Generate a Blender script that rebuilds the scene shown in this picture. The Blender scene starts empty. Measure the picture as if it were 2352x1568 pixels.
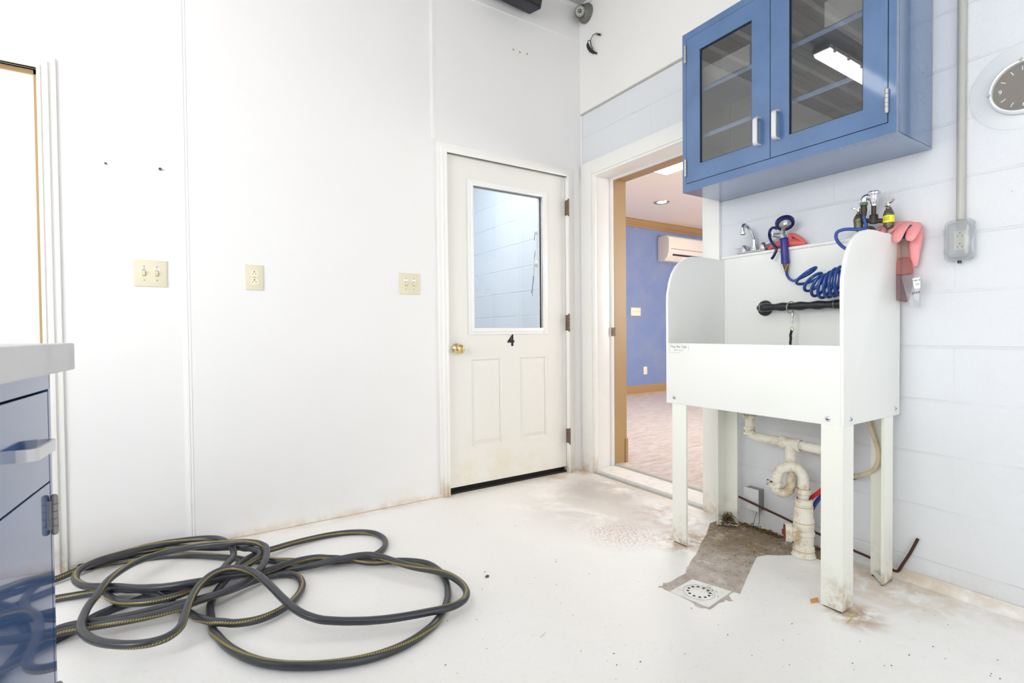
import bpy, bmesh, math, random
from mathutils import Vector, Matrix
import numpy as np
random.seed(7)
scene = bpy.context.scene
COL = scene.collection

# ---------------------------------------------------------------- camera
CAM = np.array([-2.339, -2.7207, 0.9713])
CR = np.array([0.8417, -0.5399, -0.0087]); CU = np.array([0.0169, 0.0103, 0.9998]); CF = np.array([0.5397, 0.8417, -0.0178])
FPX = 1153.0
cam_data = bpy.data.cameras.new('camera'); cam = bpy.data.objects.new('camera', cam_data); COL.objects.link(cam)
cam_data.sensor_width = 36.0; cam_data.lens = FPX / 2352.0 * 36.0
cam_data.clip_start = 0.02; cam_data.clip_end = 60
cam_data.dof.use_dof = True; cam_data.dof.focus_distance = 2.9; cam_data.dof.aperture_fstop = 6.3
M = Matrix(((CR[0], CU[0], -CF[0], CAM[0]), (CR[1], CU[1], -CF[1], CAM[1]), (CR[2], CU[2], -CF[2], CAM[2]), (0, 0, 0, 1)))
cam.matrix_world = M
scene.camera = cam

# ---------------------------------------------------------------- world, lights, exposure
scene.view_settings.view_transform = 'Standard'; scene.view_settings.look = 'None'
scene.view_settings.gamma = 1.0; scene.view_settings.use_curve_mapping = False
scene.view_settings.exposure = -0.15
w = bpy.data.worlds.new('world'); scene.world = w; w.use_nodes = True
w.node_tree.nodes['Background'].inputs[0].default_value = (0.75, 0.86, 1.0, 1); w.node_tree.nodes['Background'].inputs[1].default_value = 1.5
scene.cycles.use_denoising = True
scene.cycles.max_bounces = 10; scene.cycles.diffuse_bounces = 6; scene.cycles.glossy_bounces = 5; scene.cycles.transmission_bounces = 8; scene.cycles.transparent_max_bounces = 10
scene.cycles.sample_clamp_indirect = 6.0
scene.cycles.caustics_reflective = False; scene.cycles.caustics_refractive = False

def area(name, loc, target, sx, sy, power, col=(1, 1, 1)):
    d = bpy.data.lights.new(name, 'AREA'); d.shape = 'RECTANGLE'; d.size = sx; d.size_y = sy; d.energy = power; d.color = col
    o = bpy.data.objects.new(name, d); COL.objects.link(o); o.location = loc
    o.rotation_euler = (Vector(target) - Vector(loc)).to_track_quat('-Z', 'Y').to_euler()
    return o
# added fill lights, set at made-up windows behind and beside the camera
area('added_left_fill', (-4.78, -2.3, 1.75), (0, -2.0, 1.6), 2.2, 1.5, 58, (0.985, 0.985, 1.0))
area('added_front_fill', (-2.3, -5.28, 1.8), (-1.6, 0, 1.1), 2.4, 1.5, 10, (0.985, 0.985, 1.0))
# the room beyond the opening and the kennel room behind the half glazed door
area('next_room_ceiling_light', (1.67, 0.3, 2.62), (1.67, 0.3, 0), 0.5, 1.1, 46, (1.0, 0.97, 0.90))
area('added_next_room_fill', (4.2, -2.85, 1.6), (3.3, 2.2, 2.5), 1.8, 1.4, 160, (1.0, 0.97, 0.90))  # added fill aimed up to brighten the next room; its window is made up
area('back_room_ceiling_light', (-0.9, 0.8, 2.62), (-0.6, 0.9, 0), 1.1, 0.4, 26, (0.86, 0.93, 1.0))

# ---------------------------------------------------------------- a pixel of the photograph -> a point on a known plane
def ray(px, py): return CF + CR * (px - 1176) / FPX - CU * (py - 784) / FPX
def atx(px, py, x=0.0): d = ray(px, py); return CAM + d * (x - CAM[0]) / d[0]
def aty(px, py, y=0.0): d = ray(px, py); return CAM + d * (y - CAM[1]) / d[1]
def atz(px, py, z=0.0): d = ray(px, py); return CAM + d * (z - CAM[2]) / d[2]

# ---------------------------------------------------------------- materials
MATS = {}
class NT:
    def __init__(s, name):
        s.m = bpy.data.materials.new(name); s.m.use_nodes = True; s.t = s.m.node_tree; s.n = s.t.nodes; s.l = s.t.links
        s.b = s.n['Principled BSDF']; s.out = s.n['Material Output']; MATS[name] = s.m
        s.co = None
    def new(s, t, **kw):
        n = s.n.new(t)
        for k, v in kw.items(): setattr(n, k, v)
        return n
    def coord(s):
        if s.co is None:
            g = s.new('ShaderNodeNewGeometry'); s.co = g.outputs['Position']
        return s.co
    def noise(s, scale, detail=3, rough=0.5, vec=None, dist=0.0):
        n = s.new('ShaderNodeTexNoise'); n.inputs['Scale'].default_value = scale; n.inputs['Detail'].default_value = detail
        n.inputs['Roughness'].default_value = rough; n.inputs['Distortion'].default_value = dist
        s.l.new(vec if vec is not None else s.coord(), n.inputs['Vector']); return n.outputs['Fac']
    def math(s, op, a, b=None, clamp=False):
        n = s.new('ShaderNodeMath', operation=op); n.use_clamp = clamp
        for i, v in enumerate((a, b)):
            if v is None: continue
            if isinstance(v, (int, float)): n.inputs[i].default_value = v
            else: s.l.new(v, n.inputs[i])
        return n.outputs[0]
    def ramp(s, v, lo, hi, a=0.0, b=1.0):
        n = s.new('ShaderNodeMapRange'); n.inputs[1].default_value = lo; n.inputs[2].default_value = hi
        n.inputs[3].default_value = a; n.inputs[4].default_value = b; n.interpolation_type = 'SMOOTHSTEP'
        s.l.new(v, n.inputs[0]); return n.outputs[0]
    def mix(s, f, a, b):
        n = s.new('ShaderNodeMix', data_type='RGBA')
        if isinstance(f, (int, float)): n.inputs[0].default_value = f
        else: s.l.new(f, n.inputs[0])
        for i, v in ((6, a), (7, b)):
            if isinstance(v, tuple): n.inputs[i].default_value = (*v, 1)
            else: s.l.new(v, n.inputs[i])
        return n.outputs[2]
    def bump(s, h, strength, dist=0.01, prev=None):
        n = s.new('ShaderNodeBump'); n.inputs['Strength'].default_value = strength; n.inputs['Distance'].default_value = dist
        s.l.new(h, n.inputs['Height'])
        if prev is not None: s.l.new(prev, n.inputs['Normal'])
        s.l.new(n.outputs[0], s.b.inputs['Normal']); return n.outputs[0]
    def set(s, **kw):
        for k, v in kw.items():
            i = s.b.inputs[k.replace('_', ' ')]
            if hasattr(v, 'links') or hasattr(v, 'is_linked'): s.l.new(v, i)
            elif isinstance(v, tuple): i.default_value = (*v, 1) if len(v) == 3 else v
            else: i.default_value = v
    def sep(s, v=None):
        n = s.new('ShaderNodeSeparateXYZ'); s.l.new(v if v is not None else s.coord(), n.inputs[0]); return n.outputs
    def blob(s, cx, cy, rx, ry, inner=0.3):
        x, y, z = s.sep()
        dx = s.math('MULTIPLY', s.math('SUBTRACT', x, cx), 1 / rx); dy = s.math('MULTIPLY', s.math('SUBTRACT', y, cy), 1 / ry)
        d = s.math('SQRT', s.math('ADD', s.math('MULTIPLY', dx, dx), s.math('MULTIPLY', dy, dy)))
        return s.ramp(d, inner, 1.0, 1.0, 0.0)
def srgb(r, g, b):
    f = lambda c: (c / 255 / 12.92) if c / 255 <= 0.04045 else ((c / 255 + 0.055) / 1.055) ** 2.4
    return (f(r), f(g), f(b))
def simple(name, col, rough=0.5, metal=0.0, nscale=0, namt=0.06, bump=0.0, bscale=60, **kw):
    t = NT(name)
    if nscale:
        f = t.noise(nscale, 4, 0.6); c2 = tuple(max(0, c * (1 - namt * 3)) for c in col)
        t.set(Base_Color=t.mix(t.ramp(f, 0.45, 0.75), col, c2))
    else: t.set(Base_Color=col)
    t.set(Roughness=rough, Metallic=metal, **kw)
    if bump: t.bump(t.noise(bscale, 3), bump, 0.002)
    return t.m

# white smooth wall panels of the back wall, dirt rising from the floor
t = NT('wall_panel_white')
x, y, z = t.sep()
low = t.math('MULTIPLY', t.ramp(z, 0.0, 0.28, 1.0, 0.0), t.ramp(t.noise(3.5, 5, 0.65), 0.42, 0.72))
foot = t.math('MULTIPLY', t.ramp(z, 0.0, 0.05, 1.0, 0.0), t.ramp(t.noise(14, 4, 0.7), 0.35, 0.6))
c = t.mix(t.math('MULTIPLY', low, 0.35), srgb(236, 235, 234), srgb(225, 215, 196))
c = t.mix(t.math('MULTIPLY', foot, 0.45), c, srgb(200, 172, 140))
c = t.mix(t.math('MULTIPLY', t.ramp(t.noise(1.3, 5), 0.5, 0.8), 0.25), c, srgb(233, 232, 226))
sp = t.new('ShaderNodeTexVoronoi'); sp.inputs['Scale'].default_value = 3.1; t.l.new(t.coord(), sp.inputs['Vector'])
c = t.mix(t.math('MULTIPLY', t.ramp(sp.outputs['Distance'], 0.0, 0.02, 1.0, 0.0), 0.45), c, srgb(150, 140, 130))
t.set(Base_Color=c, Roughness=0.42); t.bump(t.noise(90, 2), 0.04, 0.002)

simple('upper_board_white', srgb(240, 239, 237), 0.55, nscale=2, namt=0.01)
simple('trim_white', srgb(242, 242, 240), 0.35, nscale=5, namt=0.012)
t = NT('frame_white'); x, y, z = t.sep()
c = t.mix(t.math('MULTIPLY', t.ramp(z, 0.0, 0.16, 1.0, 0.0), t.ramp(t.noise(9, 5, 0.7), 0.35, 0.65)), srgb(243, 242, 238), srgb(205, 186, 156))
t.set(Base_Color=c, Roughness=0.36)
t = NT('door_cream'); x, y, z = t.sep()
c = t.mix(t.math('MULTIPLY', t.ramp(z, 0.0, 0.5, 1.0, 0.0), t.ramp(t.noise(4, 5, 0.7), 0.4, 0.7)), srgb(233, 232, 226), srgb(228, 222, 202))
t.set(Base_Color=c, Roughness=0.33); t.bump(t.noise(60, 2), 0.03, 0.002)

# painted concrete block
def block(name, col, y0, plane='x', bumpy=1.0):
    t = NT(name); x, y, z = t.sep()
    cb = t.new('ShaderNodeCombineXYZ'); t.l.new(t.math('ADD', y if plane == 'x' else x, y0), cb.inputs[0]); t.l.new(t.math('ADD', z, 0.1116), cb.inputs[1])
    nv = t.noise(2.2, 2); cb2 = t.new('ShaderNodeVectorMath', operation='ADD')
    wob = t.new('ShaderNodeCombineXYZ'); t.l.new(t.math('MULTIPLY', t.math('SUBTRACT', nv, 0.5), 0.012), wob.inputs[1])
    t.l.new(cb.outputs[0], cb2.inputs[0]); t.l.new(wob.outputs[0], cb2.inputs[1])
    br = t.new('ShaderNodeTexBrick'); br.offset = 0.5; br.offset_frequency = 2; t.l.new(cb2.outputs[0], br.inputs['Vector'])
    for k, v in (('Scale', 1.0), ('Mortar Size', 0.0052), ('Mortar Smooth', 0.55), ('Brick Width', 0.4064), ('Row Height', 0.2032), ('Bias', 0.0)): br.inputs[k].default_value = v
    zc = t.sep(cb2.outputs[0])[1]; hz_ = t.math('ABSOLUTE', t.math('SUBTRACT', t.math('FRACT', t.math('ADD', t.math('MULTIPLY', zc, 1 / 0.2032), 0.5)), 0.5))
    hj = t.ramp(hz_, 0.012, 0.036, 1.0, 0.0)
    joint = t.math('MULTIPLY', t.math('MAXIMUM', hj, t.math('MULTIPLY', br.outputs['Fac'], 0.32)), t.ramp(t.noise(4, 3), 0.32, 0.6, 0.25, 1.0))
    low = t.math('MULTIPLY', t.ramp(z, 0.0, 0.18, 1.0, 0.0), t.ramp(t.noise(5, 5, 0.7), 0.4, 0.7))
    c = t.mix(t.math('MULTIPLY', low, 0.35), col, srgb(206, 192, 168)); c = t.mix(t.math('MULTIPLY', joint, 0.12), c, srgb(160, 164, 172))
    stain = t.math('MULTIPLY', t.ramp(t.noise(1.6, 5, 0.6), 0.48, 0.75), 0.35)
    c = t.mix(stain, c, tuple(k * f for k, f in zip(col, (0.97, 0.95, 0.90))))
    sp = t.new('ShaderNodeTexVoronoi'); sp.inputs['Scale'].default_value = 7.0; t.l.new(t.coord(), sp.inputs['Vector'])
    c = t.mix(t.math('MULTIPLY', t.ramp(sp.outputs['Distance'], 0.0, 0.03, 1.0, 0.0), 0.5), c, srgb(120, 112, 105))
    t.set(Base_Color=c, Roughness=0.55)
    b1 = t.bump(t.math('MULTIPLY', joint, -1.0), 0.42 * bumpy, 0.006)
    t.bump(t.math('ADD', t.noise(160, 3, 0.6), t.math('MULTIPLY', t.noise(45, 2), 0.8)), 0.38 * bumpy, 0.004, b1)
    return t.m
block('block_wall_paint', srgb(226, 229, 233), 2.05 - 0.2032)
block('block_wall_back_room', srgb(222, 231, 238), 2.05 - 0.2032)

# floor: worn white paint on concrete with stains
t = NT('floor_paint')
base = t.mix(t.ramp(t.noise(1.1, 4), 0.35, 0.7), srgb(249, 248, 246), srgb(245, 243, 240))
base = t.mix(t.math('MULTIPLY', t.ramp(t.noise(55, 4, 0.7), 0.56, 0.72), 0.25), base, srgb(212, 206, 198))
def stain(base, cx, cy, rx, ry, col, amt, ns, lo, hi, inner=0.2):
    f = t.math('MULTIPLY', t.blob(cx, cy, rx, ry, inner), t.ramp(t.noise(ns, 5, 0.65, dist=0.4), lo, hi))
    return t.mix(t.math('MULTIPLY', f, amt), base, col)
base = stain(base, -0.42, -0.62, 0.62, 0.62, srgb(206, 200, 194), 0.85, 3, 0.3, 0.55)
base = stain(base, -0.22, -0.45, 0.36, 0.42, srgb(182, 176, 172), 0.95, 4, 0.24, 0.5, 0.3)
base = stain(base, -0.6, -0.98, 0.25, 0.25, srgb(184, 150, 132), 0.8, 90, 0.45, 0.62, 0.2)
base = stain(base, -0.42, -1.2, 0.22, 0.18, srgb(186, 156, 128), 0.9, 16, 0.4, 0.6)
base = stain(base, -0.25, -0.95, 0.26, 0.3, srgb(198, 178, 162), 0.85, 12, 0.4, 0.62)
base = stain(base, -0.1, -1.9, 0.32, 0.34, srgb(206, 182, 150), 0.65, 9, 0.36, 0.6)
base = stain(base, -0.45, -1.92, 0.14, 0.13, srgb(180, 150, 116), 0.9, 14, 0.35, 0.6)
base = stain(base, -0.1, -0.02, 0.5, 0.2, srgb(208, 184, 152), 0.9, 8, 0.35, 0.6)
x, y, z = t.sep()
edge = t.math('MULTIPLY', t.ramp(y, -0.10, -0.005, 0.0, 1.0), t.ramp(t.noise(7, 5, 0.7), 0.35, 0.6))
base = t.mix(t.math('MULTIPLY', edge, 0.35), base, srgb(206, 184, 156))
edge2 = t.math('MULTIPLY', t.ramp(x, -0.16, -0.01, 0.0, 1.0), t.ramp(t.noise(8, 5, 0.7), 0.36, 0.62))
base = t.mix(t.math('MULTIPLY', edge2, 0.5), base, srgb(200, 184, 158))
grime = t.math('MULTIPLY', t.ramp(x, -1.2, 0.0, 0.0, 1.0), t.ramp(t.noise(6, 6, 0.75), 0.45, 0.7))
base = t.mix(t.math('MULTIPLY', grime, 0.18), base, srgb(214, 204, 192))
sp = t.new('ShaderNodeTexVoronoi'); sp.inputs['Scale'].default_value = 5.2; t.l.new(t.coord(), sp.inputs['Vector'])
base = t.mix(t.math('MULTIPLY', t.ramp(sp.outputs['Distance'], 0.0, 0.022, 1.0, 0.0), 0.8), base, srgb(110, 104, 98))
sp = t.new('ShaderNodeTexVoronoi'); sp.inputs['Scale'].default_value = 17; t.l.new(t.coord(), sp.inputs['Vector'])
base = t.mix(t.math('MULTIPLY', t.ramp(sp.outputs['Distance'], 0.0, 0.045, 1.0, 0.0), t.ramp(t.noise(2.0, 2), 0.5, 0.62)), base, srgb(150, 144, 136))
t.set(Base_Color=base, Roughness=0.38); t.bump(t.math('ADD', t.noise(70, 3, 0.6), t.noise(18, 3)), 0.10, 0.004)

t = NT('bare_concrete'); x, y, z = t.sep()
c = t.mix(t.ramp(t.noise(6, 6, 0.7), 0.35, 0.65), srgb(208, 200, 192), srgb(170, 158, 148))
c = t.mix(t.math('MULTIPLY', t.ramp(x, -0.62, -0.2, 0.0, 1.0), t.ramp(t.noise(5, 5, 0.7), 0.25, 0.55)), c, srgb(140, 122, 100))
c = t.mix(t.math('MULTIPLY', t.ramp(t.noise(50, 5, 0.8), 0.52, 0.66), t.ramp(x, -0.9, -0.15, 0.35, 1.0)), c, srgb(92, 78, 64)); c = t.mix(t.math('MULTIPLY', t.ramp(t.noise(9, 6, 0.8), 0.55, 0.68), 0.6), c, srgb(226, 222, 216))
t.set(Base_Color=c, Roughness=0.8); t.bump(t.noise(80, 4), 0.3, 0.003)

simple('ceiling_metal', srgb(198, 196, 194), 0.4, nscale=1, namt=0.01)
simple('rear_wall_white', srgb(238, 238, 235), 0.6)
t = NT('blue_enamel'); f = t.noise(7, 4)
t.set(Base_Color=t.mix(t.ramp(f, 0.4, 0.7), srgb(84, 116, 160), srgb(77, 109, 152)), Roughness=0.25, Coat_Weight=1.0, Coat_Roughness=0.05, Coat_IOR=1.5)
t.bump(t.noise(120, 2), 0.008, 0.001)
t = NT('blue_enamel_gloss'); f = t.noise(7, 4)
t.set(Base_Color=t.mix(t.ramp(f, 0.4, 0.7), srgb(66, 98, 150), srgb(60, 92, 143)), Roughness=0.1, Coat_Weight=1.0, Coat_Roughness=0.03, Coat_IOR=1.6)
simple('cabinet_interior', srgb(78, 80, 84), 0.5)
simple('dark_gap', srgb(14, 18, 28), 0.8)
simple('handle_white_metal', srgb(222, 222, 224), 0.3, 0.35)
simple('steel_hinge', srgb(190, 190, 190), 0.34, 0.7)
simple('rusty_hinge', srgb(132, 112, 98), 0.6, 0.4, nscale=60, namt=0.2)
simple('brass', srgb(226, 206, 150), 0.16, 1.0)
simple('chrome', srgb(215, 216, 220), 0.08, 1.0)
simple('cast_metal', srgb(180, 182, 180), 0.32, 0.85, bump=0.1)
simple('corroded_brass', srgb(120, 116, 98), 0.42, 0.75, nscale=60, namt=0.2, bump=0.5, bscale=140)
simple('dark_pipe', srgb(74, 66, 58), 0.5, 0.6, nscale=70, namt=0.15, bump=0.3)
simple('green_brass', srgb(112, 148, 100), 0.45, 0.5)
simple('rust', srgb(84, 56, 44), 0.7, 0.3, nscale=40, namt=0.15, bump=0.4)
t = NT('tub_plastic'); x, y, z = t.sep()
c = t.mix(t.math('MULTIPLY', t.ramp(t.noise(2.4, 3), 0.45, 0.75), 0.4), srgb(241, 242, 239), srgb(234, 236, 224))
t.set(Base_Color=c, Roughness=0.27)
t.set(Subsurface_Weight=0.08); t.b.inputs['Subsurface Radius'].default_value = (0.01, 0.01, 0.008)
t = NT('tub_leg_plastic'); x, y, z = t.sep()
c = t.mix(t.math('MULTIPLY', t.ramp(z, 0.0, 0.18, 1.0, 0.0), t.ramp(t.noise(14, 5, 0.7), 0.42, 0.7)), srgb(240, 241, 232), srgb(182, 160, 122))
c = t.mix(t.ramp(t.noise(45, 5, 0.8), 0.68, 0.76), c, srgb(130, 112, 84))
t.set(Base_Color=c, Roughness=0.3)
t = NT('pvc_dirty'); c = t.mix(t.ramp(t.noise(16, 5, 0.75), 0.48, 0.68), srgb(236, 232, 218), srgb(198, 176, 140))
c = t.mix(t.ramp(t.noise(40, 5, 0.8), 0.66, 0.75), c, srgb(150, 118, 84)); t.set(Base_Color=c, Roughness=0.35)
simple('pvc_glue', srgb(206, 184, 132), 0.4)
simple('cleanout_red', srgb(140, 70, 52), 0.5, nscale=30, namt=0.12)
simple('vinyl_tube', srgb(222, 208, 176), 0.35, nscale=20, namt=0.08)
simple('pex_red', srgb(216, 40, 44), 0.35); simple('pex_blue', srgb(30, 64, 150), 0.35)
simple('spray_blue', srgb(38, 42, 132), 0.32); simple('lever_blue', srgb(26, 28, 82), 0.25)
simple('coil_blue', srgb(34, 74, 152), 0.2, Specular_IOR_Level=0.6)
simple('black_pipe', srgb(40, 40, 44), 0.28, nscale=20, namt=0.05)
simple('black_cord', srgb(34, 34, 38), 0.6)
simple('grime_line', srgb(206, 190, 166), 0.7, nscale=12, namt=0.12); simple('pink_rubber', srgb(243, 158, 160), 0.55, nscale=14, namt=0.04)
simple('red_pink_rubber', srgb(222, 108, 104), 0.5, nscale=14, namt=0.06)
simple('switch_ivory', srgb(226, 219, 192), 0.35); simple('switch_ivory_light', srgb(240, 232, 204), 0.3)
simple('slot_dark', srgb(62, 54, 40), 0.6); simple('screw_ivory', srgb(170, 162, 136), 0.4)
simple('paper_white', srgb(246, 246, 246), 0.6); simple('ink_black', srgb(18, 18, 20), 0.5); simple('ink_grey', srgb(120, 124, 128), 0.6)
simple('ink_faded', srgb(168, 170, 174), 0.6)
simple('tag_yellow', srgb(240, 232, 40), 0.4)
simple('conduit_grey', srgb(186, 184, 178), 0.35, 0.0, nscale=8, namt=0.02)
simple('clock_rim', srgb(232, 233, 233), 0.25); simple('clock_face', srgb(128, 121, 114), 0.35, nscale=5, namt=0.04); simple('clock_plate', srgb(226, 230, 232), 0.45)
simple('camera_grey', srgb(112, 112, 104), 0.4, 0.2); simple('camera_black', srgb(28, 28, 26), 0.3); simple('led_white', srgb(236, 236, 236), 0.3)
simple('speaker_black', srgb(38, 40, 50), 0.6)
simple('steel_dark', srgb(150, 148, 144), 0.4, 0.5); simple('box_white', srgb(214, 216, 218), 0.5, nscale=30, namt=0.06)
simple('outlet_grey', srgb(196, 198, 202), 0.45)
simple('sill_white', srgb(228, 226, 222), 0.45, nscale=26, namt=0.05)
simple('tan_paint', srgb(178, 146, 100), 0.4, nscale=3, namt=0.02)
simple('tan_trim', srgb(170, 134, 88), 0.4)
simple('peach_ceiling', srgb(249, 235, 223), 0.7)
t = NT('blue_wall'); c = t.mix(t.ramp(t.noise(2.2, 6, 0.7), 0.35, 0.7), srgb(118, 136, 182), srgb(132, 144, 178))
c = t.mix(t.math('MULTIPLY', t.ramp(t.noise(5, 6, 0.8), 0.62, 0.75), 0.35), c, srgb(190, 176, 190)); t.set(Base_Color=c, Roughness=0.6)
t = NT('pink_vinyl_floor'); mp = t.new('ShaderNodeMapping'); mp.inputs['Scale'].default_value = (3.0, 14.0, 1.0); t.l.new(t.coord(), mp.inputs['Vector'])
f = t.noise(2.2, 6, 0.75, vec=mp.outputs[0], dist=0.8)
c = t.mix(t.ramp(f, 0.36, 0.64), srgb(220, 214, 206), srgb(196, 176, 162))
br = t.new('ShaderNodeTexBrick'); br.offset = 0.0; t.l.new(t.coord(), br.inputs['Vector'])
for k, v in (('Scale', 1.0), ('Mortar Size', 0.002), ('Mortar Smooth', 0.3), ('Brick Width', 0.457), ('Row Height', 0.457)): br.inputs[k].default_value = v
c = t.mix(t.math('MULTIPLY', br.outputs['Fac'], 0.5), c, srgb(170, 140, 128)); t.set(Base_Color=c, Roughness=0.3)
simple('ac_white', srgb(238, 228, 216), 0.35); simple('ac_slot', srgb(60, 56, 54), 0.5)
simple('counter_top', srgb(216, 215, 217), 0.4, nscale=9, namt=0.035)
simple('straw_yellow', srgb(206, 190, 110), 0.7); simple('chip_orange', srgb(222, 160, 90), 0.6); simple('pebble_brown', srgb(96, 84, 80), 0.8)
simple('leaf_brown', srgb(112, 92, 60), 0.8, nscale=60, namt=0.2)
simple('drain_white', srgb(240, 238, 234), 0.4, nscale=30, namt=0.05); simple('hole_black', srgb(30, 26, 24), 0.8)
simple('teal_plastic', srgb(20, 92, 110), 0.3)
simple('fixture_grey', srgb(170, 170, 164), 0.45)
simple('toy_red', srgb(190, 70, 80), 0.5); simple('toy_cream', srgb(240, 226, 200), 0.5); simple('toy_blue', srgb(60, 80, 130), 0.5)
simple('rail_white', srgb(222, 228, 226), 0.3)
simple('water_fitting', srgb(110, 84, 64), 0.5, 0.4)
def emit(name, col, s):
    t = NT(name); t.set(Base_Color=col, Emission_Color=col); t.b.inputs['Emission Strength'].default_value = s
emit('added_tube_glow', (1.0, 0.99, 0.975), 15.0); emit('tube_glow_dim', (1.0, 0.985, 0.95), 6.0); emit('lamp_glow', (1.0, 0.93, 0.85), 14.0); emit('troffer_glow', (1.0, 0.98, 0.97), 3.2); emit('added_window_glow', (0.93, 0.97, 1.0), 2.2)
def thin_glass(name, ior=1.5, tint=(1, 1, 1), rough=0.0, haze=0.0):
    t = NT(name); fr = t.new('ShaderNodeFresnel'); gb = t.new('ShaderNodeNewGeometry'); t.l.new(t.ramp(gb.outputs['Backfacing'], 0.0, 1.0, ior, 1.0 / ior), fr.inputs[0])
    tr = t.new('ShaderNodeBsdfTransparent'); tr.inputs[0].default_value = (*tint, 1)
    gl = t.new('ShaderNodeBsdfGlossy'); gl.inputs['Roughness'].default_value = rough
    src = tr.outputs[0]
    if haze:
        df = t.new('ShaderNodeBsdfDiffuse'); df.inputs[0].default_value = (0.75, 0.77, 0.78, 1); mh = t.new('ShaderNodeMixShader'); mh.inputs[0].default_value = haze
        t.l.new(tr.outputs[0], mh.inputs[1]); t.l.new(df.outputs[0], mh.inputs[2]); src = mh.outputs[0]
    mx = t.new('ShaderNodeMixShader'); t.l.new(fr.outputs[0], mx.inputs[0]); t.l.new(src, mx.inputs[1]); t.l.new(gl.outputs[0], mx.inputs[2])
    t.l.new(mx.outputs[0], t.out.inputs['Surface'])
thin_glass('clear_glass'); thin_glass('smoked_cabinet_glass', 2.1, (0.93, 0.93, 0.92)); thin_glass('acrylic', 1.45, (0.93, 0.95, 0.96), 0.05, 0.20); thin_glass('clear_cover', 1.4, (0.93, 0.94, 0.95), 0.08, 0.14)
thin_glass('red_liquid', 1.2, (0.88, 0.46, 0.41), 0.12, 0.12); thin_glass('plum_liquid', 1.2, (0.64, 0.46, 0.48), 0.12, 0.10); thin_glass('amber_liquid', 1.2, (0.95, 0.76, 0.66), 0.12, 0.14)

# garden hose: black rubber with a yellow dashed stripe that winds slowly round it
t = NT('hose_rubber'); uv = t.new('ShaderNodeUVMap'); u_, v_, _ = t.sep(uv.outputs[0])
ang = t.math('FRACT', t.math('ADD', u_, t.math('MULTIPLY', t.math('SINE', t.math('MULTIPLY', v_, 2.6)), 0.42)))
stripe = t.math('LESS_THAN', t.math('ABSOLUTE', t.math('SUBTRACT', ang, 0.42)), 0.040)
dash = t.math('LESS_THAN', t.math('FRACT', t.math('ADD', t.math('MULTIPLY', v_, 130.0), t.math('MULTIPLY', u_, 6.0))), 0.62)
c = t.mix(t.ramp(t.noise(30, 5, 0.8), 0.62, 0.74), srgb(60, 62, 68), srgb(98, 98, 100))
c = t.mix(t.math('MULTIPLY', stripe, dash), c, srgb(172, 152, 56))
t.set(Base_Color=c, Roughness=0.3); t.bump(t.noise(90, 3), 0.1, 0.001)

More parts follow.
